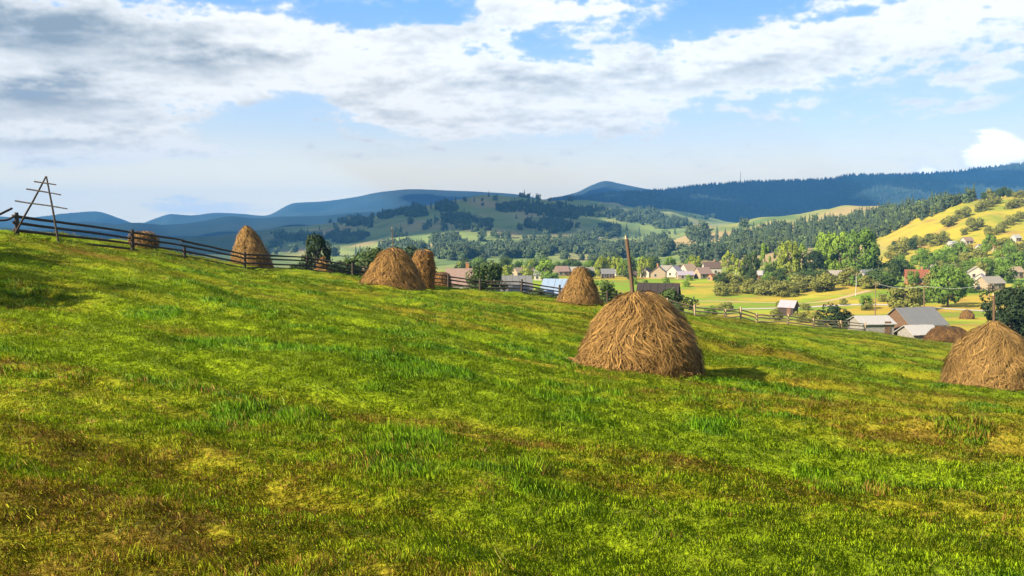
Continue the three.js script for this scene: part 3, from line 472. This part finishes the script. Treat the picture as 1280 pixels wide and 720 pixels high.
{ const p = at(588, 92), t = thing('board_pile', 'low stack of pale boards lying behind the fence under the pink roofed house', 'board stack', [p.x, p.y, p.z], 0.15), r = rng(4); for (let i = 0; i < 7; i++) part('board', box(3.1, 0.06, 0.3, 0.1 * (r() - 0.5), 0.9 + (i % 2) * 0.09 + 0.05 * r(), -0.9 + i * 0.32), mat('w', 'white'), t); for (const x of [-1.2, 1.2]) part('trestle', box(0.14, 1.0, 2.1, x, 0.36, 0), mat('w', 'wood'), t); }
// the village row
const vg = 'houses of the village on the valley floor';
const VR = [
  [824, 352, 6.5, 7, 2.8, 3.0, 1.3, 'cream', 'cream', 'cream roofed village house with two gables at the end of the row', 1],
  [844, 366, 5.5, 6, 2.8, 2.8, 0.9, 'lilac', 'white', 'village house with a dull lilac roof between two cream roofed houses', 0],
  [861, 372, 6.5, 6.5, 2.9, 3.4, 0.5, 'cream', 'white', 'tall village house with the brightest cream roof', 1],
  [857, 344, 7.4, 4, 2.0, 1.6, 0.05, 'lilac', 'cream', 'long low village shed with a lilac roof in front of the cream roofed house', 0],
  [879, 346, 6.6, 6, 2.4, 2.8, 0.4, 'pink', 'cream', 'village house with a washed out pink roof beside the dark roofed one', 0],
  [890, 372, 8.2, 7, 4.0, 3.0, 0.0, 'brown', 'white', 'large white walled village house with a dark brown roof', 1],
  [891, 330, 2.6, 2.6, 1.8, 1.2, 0.6, 'red', 'orange', 'small red brown hut in front of the white walled village house', 0],
  [648, 365, 5.5, 5, 2.6, 2.2, 0.7, 'cream', 'cream', 'cream gabled village house above the grey tin roofed shed', 0],
  [676, 335, 5.4, 5, 2.4, 2.4, -0.2, 'grey', 'white', 'grey roofed village house under the light green tree', 0],
  [702, 390, 6.5, 6, 2.6, 2.6, 0.3, 'pink', 'cream', 'pink roofed village house behind the top of the bell shaped haystack', 0],
  [719, 392, 8.0, 6, 2.4, 2.4, 0.0, 'pale', 'cream', 'long pale roofed village house beyond the bell shaped haystack', 0],
  [738, 388, 5.0, 5, 2.4, 2.2, 0.5, 'pale', 'white', 'pale gabled village house beside the clipped yellow green trees', 0],
  [760, 352, 6.0, 5, 2.3, 2.2, 0.0, 'grey', 'dark', 'dull grey roofed village house below the clipped yellow green trees', 0],
  [808, 362, 4.4, 4.5, 2.6, 2.4, 1.1, 'brown', 'white', 'narrow brown roofed village house left of the cream roofed row', 0],
  [958, 330, 7.4, 5, 2.4, 1.8, -0.05, 'white', 'wood', 'white tin roofed house under the dark trees of the valley', 0],
  [1008, 292, 2.6, 2.6, 1.7, 1.0, 0.3, 'cream', 'orange', 'tiny orange hut among the valley bushes', 0],
  [1052, 305, 9.0, 5, 2.4, 1.8, -0.1, 'pale', 'grey', 'pale roofed long house under the huge leafy tree', 0],
  [1112, 335, 4.6, 4.4, 2.8, 1.6, 0.1, 'white', 'white', 'small bright white house right of the huge leafy tree', 0],
  [1148, 285, 8.2, 6.5, 2.8, 2.8, -0.35, 'red', 'orange', 'red tiled house with orange walls and a pale chimney', 1],
  [1222, 300, 4.6, 6, 2.8, 2.2, 1.2, 'pale', 'white', 'pale gabled house above the L shaped grey roof', 0],
  [1240, 268, 8.6, 5.5, 2.6, 2.2, 0.35, 'pale', 'cream', 'long pale grey roofed house behind the peaked haystack', 0],
  [1228, 282, 5.0, 4.5, 2.4, 1.8, 0.9, 'lilac', 'white', 'dull lilac roofed shed joined to the long pale house', 0],
  [1270, 300, 5.0, 4.5, 2.6, 2.0, 0.2, 'cream', 'cream', 'cream roofed house beside the big dark tree', 0],
  [1191, 428, 5.4, 5.0, 2.6, 2.0, 0.1, 'white', 'white', 'white house high on the slope under the yellow meadow', 0],
  [1209, 430, 6.2, 5.0, 2.6, 2.2, 0.2, 'pink', 'white', 'pink roofed house high on the slope next to a white one', 0],
  [1226, 392, 4.4, 4.4, 2.6, 2.0, 0.4, 'lilac', 'white', 'lilac roofed house on the slope joined to an orange roofed one', 0],
  [1245, 390, 6.6, 5.0, 2.8, 2.4, 0.2, 'orange', 'cream', 'orange roofed house on the green slope', 0],
  [772, 392, 5.0, 5.0, 2.4, 2.4, 0.8, 'cream', 'white', 'cream house squeezed behind the clipped yellow green trees', 0],
  [790, 346, 4.0, 3.6, 2.0, 1.6, 0.2, 'brown', 'wood', 'small brown shed behind the pole of the domed haystack', 0],
  [834, 398, 5.6, 5.0, 2.6, 2.6, 0.0, 'pale', 'white', 'pale roofed house in the second row behind the two gabled one', 0],
  [850, 404, 5.0, 5.0, 2.6, 2.4, 1.0, 'red', 'white', 'red roofed house in the second row behind the lilac roof', 0],
  [875, 408, 5.6, 5.0, 2.8, 2.6, 0.3, 'pink', 'cream', 'pink roofed house in the second row behind the cream roofs', 0],
  [690, 362, 4.6, 4.4, 2.4, 2.0, 0.5, 'cream', 'white', 'cream cottage right of the light green village tree', 0],
  [662, 402, 5.2, 5.0, 2.4, 2.2, 0.2, 'pink', 'white', 'pink roofed cottage left of the light green village tree', 0],
  [928, 388, 5.0, 4.6, 2.6, 2.2, 0.2, 'pink', 'white', 'pink roofed cottage behind the slim yellow poplar', 0],
  [1186, 318, 6.0, 5.0, 2.5, 2.0, 0.1, 'cream', 'white', 'cream roofed cottage behind the spreading tree', 0],
  [1166, 330, 5.0, 4.6, 2.5, 2.0, -0.3, 'pale', 'cream', 'pale cottage right behind the red tiled house', 0],
  [1204, 345, 5.4, 4.8, 2.5, 2.0, 0.4, 'red', 'cream', 'small red roofed cottage among the slope gardens', 0],
  [1258, 336, 6.0, 5.0, 2.6, 2.2, 0.1, 'pale', 'white', 'pale house on the slope below the orange roofed one', 0],
  [1270, 420, 5.0, 4.6, 2.5, 2.0, 0.3, 'white', 'white', 'white cottage on the slope above the orange roofed house', 0],
  [1085, 300, 5.0, 4.4, 2.4, 1.8, 0.2, 'grey', 'white', 'grey roofed cottage at the right foot of the huge leafy tree', 0],
  [744, 1080, 13, 9, 5, 3.5, 0.1, 'white', 'white', 'lone white building against dark trees at the foot of the far hill', 0],
];
for (const [px, D, w0, d0, wall0, rise0, turn, roof, wc, label, ch] of VR) { const k = D < 900 && px > 1180 && D > 330 ? 0.78 : 0.92, w = w0 * k, d = d0 * k, wall = wall0 * k, rise = rise0 * k; house(px, D, w, d, wall, rise, turn, roof, wc, label, { chimney: !!ch, windows: 2, group: vg }); }
console.log('village');

// ------------------------------------------------------------------ single trees and bushes
// trees by the fence
tree(396, 84, 4.9, 3.0, 'big', 'deep', 'dark oval tree behind the fence above the little tiered haystack');
tree(421, 86, 2.6, 2.4, 'bush', 'dark', 'dark rounded bush right of the dark oval tree');
tree(436, 82, 1.8, 1.8, 'bush', 'deep', 'low black green bush at the fence beside the wide cone haystack');
for (const [px, D, h] of [[374, 79, 1.5], [410, 80, 1.7], [427, 81, 1.6], [444, 83, 1.9]]) tree(px, D, h, 2.2, 'bush', 'deep', 'low black green bush in the hedge behind the rail fence near the dark oval tree', 'hedge behind the rail fence');
tree(458, 92, 4.9, 5.0, 'big', 'dark', 'leafy tree left behind the wide cone haystack');
tree(511, 96, 5.9, 6.4, 'big', 'deep', 'dark tree right behind the tip of the wide cone haystack');
tree(608, 112, 6.6, 5.6, 'big', 'dark', 'lone bushy tree between the pink roofed house and the grey shed');
tree(676, 105, 2.5, 4.4, 'bush', 'dark', 'dark bush between the grey shed and the pale blue roof');
tree(762, 78, 2.4, 1.9, 'bush', 'dark', 'dark bush at the fence right of the bell shaped haystack');
tree(778, 80, 1.8, 1.8, 'bush', 'deep', 'small dark bush behind the left shoulder of the domed haystack');
tree(846, 90, 2.9, 3.5, 'bush', 'dark', 'dark round bush in front of the dark brown barn');
tree(891, 140, 2.4, 2.2, 'bush', 'mid', 'small green bush behind the pale rail fence');
tree(1048, 132, 3.9, 4.9, 'bush', 'deep', 'big black green bush behind the pale rail fence near the whitish shed');
tree(1024, 150, 2.6, 3.4, 'bush', 'olive', 'olive bush left of the big black green bush');
tree(1006, 160, 2.4, 3.0, 'bush', 'olive', 'olive bush in front of the tiny lilac roofed hut');
tree(972, 170, 2.3, 2.8, 'bush', 'olive', 'olive bush left of the tiny lilac roofed hut');
tree(1266, 112, 8.2, 7.4, 'big', 'deep', 'big dark leafy tree behind the peaked haystack');
tree(1290, 118, 8.0, 7.0, 'big', 'dark', 'second dark tree at the edge of the big dark tree');
tree(1134, 215, 7.0, 9.6, 'bush', 'olive', 'broad dome shaped olive bush above the big grey barn');
tree(1188, 222, 11.5, 9.0, 'round', 'mid', 'spreading tree with a visible trunk between the red house and the tin barn');
// trees of the village
tree(682, 330, 8.4, 6.8, 'round', 'light', 'light green tree above the grey roofed village house');
for (const [px, D] of [[750, 372], [760, 374], [771, 372]]) tree(px, D, 9.5, 5.0, 'round', 'yellow', 'clipped yellow green tree in a row behind the village houses', 'row of clipped yellow green trees');
tree(778, 368, 8.8, 4.4, 'poplar', 'light', 'light green tree ending the clipped yellow green row');
tree(790, 372, 9, 4.4, 'round', 'dark', 'dark tree behind the pole of the domed haystack');
tree(802, 360, 9.5, 5.0, 'poplar', 'yellow', 'slim yellow tree right of the domed haystack pole');
tree(870, 405, 9.5, 6.0, 'round', 'yellow', 'yellow green tree behind the brightest cream roof');
tree(838, 410, 9, 6.0, 'round', 'mid', 'green tree behind the lilac roofed village house');
tree(820, 415, 8, 6.0, 'round', 'dark', 'dark tree behind the two gabled village house');
tree(912, 332, 12.5, 6.2, 'poplar', 'yellow', 'slim yellow poplar right of the white walled village house');
tree(926, 345, 8.5, 4.6, 'round', 'yellow', 'small yellow tree between the slim poplar and the dark tree');
tree(940, 338, 11.5, 7.4, 'round', 'dark', 'dark tree left of the white tin roofed house');
tree(957, 352, 14.5, 6.0, 'poplar', 'light', 'bright green poplar behind the white tin roofed house');
tree(973, 356, 13.5, 5.0, 'poplar', 'light', 'slim bright poplar right of the bright green one');
tree(987, 322, 16, 9.5, 'big', 'yellow', 'tall yellow green willow right of the white tin roofed house');
tree(1001, 330, 15, 6.5, 'poplar', 'light', 'light poplar pressed between the willow and the dark round tree');
tree(1019, 318, 11.8, 10.5, 'big', 'deep', 'dark round tree in front of the huge leafy tree');
tree(1031, 342, 18.5, 10, 'big', 'light', 'bright tree left of the huge leafy tree');
tree(1050, 338, 19, 11, 'big', 'light', 'tall bright tree merging into the huge leafy tree');
tree(1074, 325, 19.5, 15, 'big', 'mid', 'huge leafy tree, the largest crown of the valley');
tree(1092, 332, 13, 7, 'round', 'dark', 'dark tree at the right foot of the huge leafy tree');
tree(1062, 280, 6.5, 7.5, 'bush', 'olive', 'olive bush below the huge leafy tree');
tree(1030, 270, 6.8, 9, 'bush', 'olive', 'wide olive bush below the dark round tree');
tree(1003, 280, 5.5, 9, 'bush', 'olive', 'flat olive bush below the tall willow');
tree(962, 270, 4.6, 7.5, 'bush', 'olive', 'olive bush below the white tin roofed house');
tree(938, 275, 5.0, 6, 'bush', 'olive', 'olive bush below the slim yellow poplar');
tree(920, 278, 3.4, 4, 'bush', 'olive', 'small olive bush left of the one below the poplar');
tree(1103, 272, 6.2, 11.5, 'bush', 'dark', 'wide dark bush left of the red tiled house');
tree(1088, 268, 4.5, 6, 'bush', 'olive', 'olive bush beside the tall utility pole');
tree(1170, 262, 6.5, 7, 'bush', 'olive', 'olive bush right of the red tiled house');
tree(1206, 262, 6.5, 7, 'bush', 'mid', 'green bush left of the long pale house');
tree(1258, 285, 9, 8, 'round', 'mid', 'green tree behind the long pale house');
tree(1130, 330, 6.0, 6, 'round', 'dark', 'dark tree between the white house and the red tiled house');
tree(660, 345, 5, 5, 'bush', 'yellow', 'yellow bush below the cream gabled village house');
tree(634, 352, 6, 5, 'round', 'yellow', 'yellow tree left of the cream gabled village house');
tree(690, 320, 4, 6, 'bush', 'mid', 'green bush below the light green village tree');
tree(735, 345, 4.4, 5.5, 'bush', 'dark', 'dark bush left of the dull grey roofed house');
tree(786, 340, 5, 4.5, 'bush', 'dark', 'dark bush behind the pole of the domed haystack');
{ // scattered growth of the village and of the right slope; look-alikes
  const homes = VR.map(v => [at(v[0], v[1]), v[9].split(/ (?:behind|beside|between|under|above|among|right of|left of|in front|at the|on the|against|high|with|joined|and|beyond|below) ?/)[0]]);
  const r = rng(55), line = (list, label, group, shape, tone, h0, h1, k) => { for (const [px, D] of list) { const h = lerp(h0, h1, r()), q = at(px, D); let best = 1e9, who = ''; for (const [hp, nm] of homes) { const d = hp.distanceTo(q); if (d < best) { best = d; who = nm; } } const u = (h - h0) / (h1 - h0); tree(px, D, h, h * k * (0.8 + 0.4 * r()), shape, tone, best < 60 ? `${u < 0.33 ? 'low' : u < 0.67 ? 'middling' : 'tall'} ${label.split(' among')[0].split(' in the row')[0].replace('village ', '')} near the ${who}` : `${u < 0.33 ? 'low' : u < 0.67 ? 'middling' : 'tall'} ${label}`, group); } };
  const spread = (n, x0, x1, d0, d1, ok = () => true) => { const o = []; let g = 0; while (o.length < n && g++ < 4000) { const p = [lerp(x0, x1, r()), lerp(d0, d1, r())]; if (ok(...p)) o.push(p); } return o; };
  line(spread(24, 570, 900, 400, 445), 'village tree in the row where the valley meets the far hills', 'trees behind the village houses', 'round', 'mid', 6, 10, 0.75);
  line(spread(16, 570, 820, 395, 440), 'dark village tree in the row where the valley meets the far hills', 'dark trees behind the village houses', 'round', 'dark', 6, 10, 0.75);
  line(spread(10, 560, 820, 385, 420), 'yellow green village tree in the row behind the houses', 'yellow green trees behind the village houses', 'round', 'yellow', 5, 9, 0.75);
  line(spread(22, 900, 1125, 262, 315), 'olive hedge bush between the valley houses', 'hedge bushes of the valley', 'bush', 'olive', 3, 5.5, 1.3);
  line(spread(12, 900, 1125, 290, 330), 'dark green hedge tree between the valley houses', 'hedge trees of the valley', 'round', 'dark', 4, 7.5, 0.9);
  line(spread(16, 900, 1130, 212, 300), 'olive shrub growing on the valley grass', 'shrubs of the valley', 'bush', 'olive', 1.2, 2.6, 1.3);
  line(spread(12, 880, 1290, 215, 320), 'green garden tree on the valley grass', 'garden trees of the valley', 'round', 'mid', 3, 5.5, 0.9);
  line(spread(10, 650, 900, 300, 352, (x, D) => D < 325 || r() < 0.4), 'light green garden bush on the valley grass', 'garden bushes before the village', 'bush', 'light', 1.5, 3, 1.2);
  line(spread(24, 1150, 1290, 300, 400), 'olive bush among the houses on the right slope', 'olive bushes on the slope', 'bush', 'olive', 3.5, 7, 1.1);
  line(spread(20, 1110, 1290, 300, 400), 'green tree among the houses on the right slope', 'green trees on the slope', 'round', 'mid', 4.5, 8.5, 0.9);
  line(spread(12, 1110, 1290, 310, 400), 'light green bush among the houses on the right slope', 'light green bushes on the slope', 'bush', 'light', 3.5, 6.5, 1.1);
  line([[1134, 470], [1146, 480], [1154, 470], [1168, 480], [1184, 520], [1192, 528], [1200, 535], [1204, 542], [1226, 548], [1236, 560], [1244, 570], [1262, 480], [1254, 470], [1270, 490], [1276, 500], [1250, 455], [1238, 450], [1236, 610], [1262, 640], [1112, 455], [1124, 448], [1172, 455], [1180, 462], [1205, 470], [1215, 478], [1222, 486], [1262, 540], [1272, 545], [1282, 552], [1212, 505], [1272, 600], [1280, 606]], 'olive bush standing on the yellow meadow slope', 'bushes on the yellow meadow', 'bush', 'olive', 4, 8, 1.1);
  line([[1141, 462], [1163, 470], [1119, 478], [1228, 600], [1243, 620], [1247, 636], [1252, 640], [1258, 628]], 'green tree standing on the yellow meadow slope', 'trees on the yellow meadow', 'round', 'dark', 6, 9, 0.7);
}
// a tree beside the meadow, outside the picture: its shadow lies on the left of the grass
{ const u = tree(640, 20, 7, 7, 'big', 'deep', 'smaller dark tree at the upper side of the meadow, nearer than the broad one'); u.position.set(-21, H(-21, -9.9), -9.9); const t = tree(640, 20, 7, 6.5, 'big', 'dark', 'broad dark tree at the upper side of the meadow, shading the grass'); t.position.set(-25, H(-25, -16.6), -16.6); }

// ------------------------------------------------------------------ utility poles, wire, road, mast
{
  const wood = std(0.13, 0.085, 0.05, 0.95), tops = [];
  for (const [px, D, h, label] of [[1097, 182, 8.6, 'tall wooden utility pole in the valley left of the dome shaped bush'], [1072, 250, 7, 'pale utility pole in the valley beside the olive bushes'], [1158, 176, 8, 'wooden utility pole behind the big grey barn'], [1240, 170, 8.6, 'wooden utility pole behind the peaked haystack']]) {
    const p = at(px, D), t = thing('utility_pole', label, 'utility pole', [p.x, p.y, p.z], 0, 'utility poles of the valley');
    part('pole', bar(V(0, -0.5, 0), V(0, h, 0), 0.15, 0.1, 8), px === 1072 ? mat('w', 'white') : wood, t); const c = part('crossarm', box(1.7, 0.12, 0.1, 0, h - 0.5, 0.13), wood, t); for (const s of [-1, 1]) part('insulator', new THREE.CylinderGeometry(0.05, 0.07, 0.2, 8).translate(s * 0.7, h - 0.34, 0.13), frameMat, c);
    if (px !== 1072) tops.push(V(p.x, p.y + h - 0.3, p.z));
  }
  for (let i = 0; i < tops.length - 1; i++) { const a = tops[i], b = tops[i + 1], m = a.clone().lerp(b, 0.5); m.y -= 0.7; const w = part(numbered('power_line'), new THREE.TubeGeometry(new THREE.CatmullRomCurve3([a, m, b]), 12, 0.03, 5), std(0.3, 0.3, 0.3, 0.6), scene); tag(w, i ? 'thin power line from the barn pole to the pole behind the peaked haystack' : 'thin power line from the tall pole to the barn pole', 'power line'); }
  const strip = (name, pts, w, m) => { const c = new THREE.CatmullRomCurve3(pts), pos = [], idx = [], uv = [], n = 90; for (let i = 0; i <= n; i++) { const p = c.getPoint(i / n), t = c.getTangent(i / n), s = V(-t.z, 0, t.x).normalize(); for (const k of [-1, -0.33, 0.33, 1]) { const x = p.x + s.x * w * k / 2, z = p.z + s.z * w * k / 2; pos.push(x, H(x, z) + 0.06, z); uv.push(k, i); } if (i) for (let q = 0; q < 3; q++) { const a = (i - 1) * 4 + q; idx.push(a, a + 1, a + 4, a + 1, a + 5, a + 4); } } return struct(name, build(pos, idx, { uv }), m); };
  strip('road', [[900, 226], [1000, 228], [1100, 228], [1160, 222], [1220, 214], [1300, 205], [1400, 200]].map(a => at(...a)), 3.4, std(0.34, 0.31, 0.27, 1));
  strip('dirt_track', [[700, 262], [800, 262], [880, 255], [960, 246], [1020, 240], [1090, 262]].map(a => at(...a)), 2.2, std(0.36, 0.24, 0.12, 1));
  const P = aloft(925.5, 228, 3690), ma = thing('radio_mast', 'thin lattice radio mast on top of the long forested ridge', 'mast', [P.x, P.y - 6, P.z]), steel = std(0.3, 0.3, 0.32, 0.6);
  for (const [x, z] of [[-1, -1], [1, -1], [0, 1.2]]) part('leg', bar(V(x * 2, 0, z * 2), V(x * 0.5, 56, z * 0.5), 0.5, 0.35, 5), steel, ma); for (let i = 0; i < 6; i++) part('brace', box(3.4 - i * 0.4, 0.4, 3 - i * 0.3, 0, 5 + i * 9, 0), steel, ma);
}

// ------------------------------------------------------------------ grass
{
  const tuft = (seed, n, h, w, spread, lie) => {
    const r = rng(seed), pos = [], col = [], nor = [], idx = [];
    for (let i = 0; i < n; i++) {
      const a = r() * 6.283, q = spread * Math.sqrt(r()), x = Math.cos(a) * q, z = Math.sin(a) * q, b = r() * 6.283, hh = h * (0.45 + 0.75 * r()), l = lie * (0.3 + r()) * hh, dx = Math.cos(b), dz = Math.sin(b), ww = w * (0.6 + 0.7 * r()), k = pos.length / 3, c = 0.72 + 0.5 * r(), sx = -dz * ww / 2, sz = dx * ww / 2;
      for (const [t, wi] of [[0, 1], [0.55, 0.8]]) { const ox = x + dx * l * t * t, oz = z + dz * l * t * t, y = hh * t * (1 - 0.25 * lie * t); pos.push(ox + sx * wi, y, oz + sz * wi, ox - sx * wi, y, oz - sz * wi); }
      pos.push(x + dx * l, hh * (1 - 0.3 * lie), z + dz * l); idx.push(k, k + 1, k + 2, k + 1, k + 3, k + 2, k + 2, k + 3, k + 4);
      for (let j = 0; j < 5; j++) { col.push(c * 1.02, c, c); nor.push(dx * 0.35 + (r() - 0.5) * 0.3, 0.8, dz * 0.35 + (r() - 0.5) * 0.3); }
    }
    return build(pos, idx, { color: col, normal: nor });
  };
  const gm = new THREE.MeshPhysicalMaterial({ vertexColors: true, roughness: 0.75, side: THREE.DoubleSide, transmission: 0.45, thickness: 0, specularIntensity: 0.1 });
  const lush = [], short = [], dry = [], q4 = new THREE.Quaternion(), up = V(0, 1, 0), r = rng(31337);
  for (const [r0, r1, n, sx, sy] of [[2.4, 5, 16000, 0.75, 0.85], [5, 9, 34000, 0.85, 0.85], [9, 18, 64000, 1.05, 0.8], [18, 36, 78000, 1.5, 0.8], [36, 112, 80000, 3.0, 0.95]]) for (let i = 0; i < n; i++) {
    const R_ = Math.sqrt(lerp(r0 * r0, r1 * r1, Math.pow(r(), r0 > 30 ? 1.35 : 1))), a = (r() - 0.5) * 1.5, x = Math.sin(a) * R_, z = -Math.cos(a) * R_;
    if (R_ > 95 && r() < 0.6) continue;
    const p = patchNoise(x, z), q = fbm(x * 1.3, z * 1.9, 8.8, 3), s = fbm(x * 0.07, z * 0.12, 5.5, 3), m = fbm(x * 0.55 + 3, z * 0.8, 1.4, 3), bare = sm(0.3, 0.55, q + p * 0.3);
    if (r() < bare * 0.8) { if (r() > 0.3) continue; }
    const cl = R_ < 30 ? clump(x, z) : 0.1, cw = sm(32, 10, R_); if (cl < -0.1 && r() < 0.4 * cw) continue;
    const d = sm(0.0, 0.5, p + s * 0.5 + q * 0.35 + (r() - 0.5) * 0.35), g = sm(0.02, 0.34, m - p * 0.4 + (r() - 0.5) * 0.1), k = 0.8 + 0.4 * r();
    let c = mix3([0.30, 0.43, 0.010], [0.43, 0.43, 0.022], d); c = mix3(c, [0.15, 0.36, 0.010], g * 0.85); if (r() < d * 0.4) c = [0.40, 0.24, 0.055];
    const list = g > 0.45 ? lush : d > 0.6 && r() < 0.7 ? dry : short, hgt = sy * (0.55 + 0.8 * r() * r() + 0.25 * r()) * (list === lush ? 1 : 0.9) * lerp(1, 0.75 + 0.85 * sm(-0.1, 0.35, cl), cw);
    q4.setFromEuler(new THREE.Euler((r() - 0.5) * 0.7, r() * 6.283, (r() - 0.5) * 0.7, 'YXZ')); list.push([new THREE.Matrix4().compose(V(x, H(x, z) - 0.01, z), q4.clone(), V(sx, hgt, sx)), C(c[0] * k, c[1] * k, c[2] * k)]);
  }
  const stuffs = [['lush_grass', tuft(3, 22, 0.11, 0.007, 0.10, 0.5), lush, 'long bright green grass growing in patches of the meadow'], ['short_grass', tuft(5, 24, 0.06, 0.007, 0.11, 0.6), short, 'short yellow green mown grass of the meadow'], ['dry_grass', tuft(7, 18, 0.06, 0.006, 0.12, 1.3), dry, 'dry straw coloured grass lying on the meadow']];
  for (const [n, g, l, lab] of stuffs) stuff(n, g, gm, l, lab, 'grass');
  { // bleached stalks among the grass
    const rg = rng(88), stalks = [];
    const sg = build([-0.003, 0, 0, 0.003, 0, 0, 0.018, 0.16, 0.02, 0.022, 0.16, 0.02, 0.05, 0.26, 0.03, -0.002, 0.16, 0.02, 0.042, 0.16, 0.021], [0, 1, 2, 1, 3, 2, 2, 3, 4], { color: new Array(21).fill(1) });
    for (let i = 0; i < 1500; i++) { const R_ = Math.sqrt(lerp(5, 420, rg())), a = (rg() - 0.5) * 1.5, x = Math.sin(a) * R_, z = -Math.cos(a) * R_, c = 0.6 + 0.6 * rg(), q = new THREE.Quaternion().setFromEuler(new THREE.Euler((rg() - 0.5) * 2.2, rg() * 6.283, (rg() - 0.5) * 2.2, 'YXZ')), k = 0.3 + 0.5 * rg(); stalks.push([new THREE.Matrix4().compose(V(x, H(x, z) + 0.01, z), q, V(k * 0.7, k, k)), C(0.42 * c, 0.32 * c, 0.11 * c)]); }
    stuff('dry_stalks', sg, gm, stalks, 'pale bleached grass stalks scattered over the meadow', 'grass');
  }
  console.log('grass', lush.length, short.length, dry.length);
}
renderer.render(scene, camera);
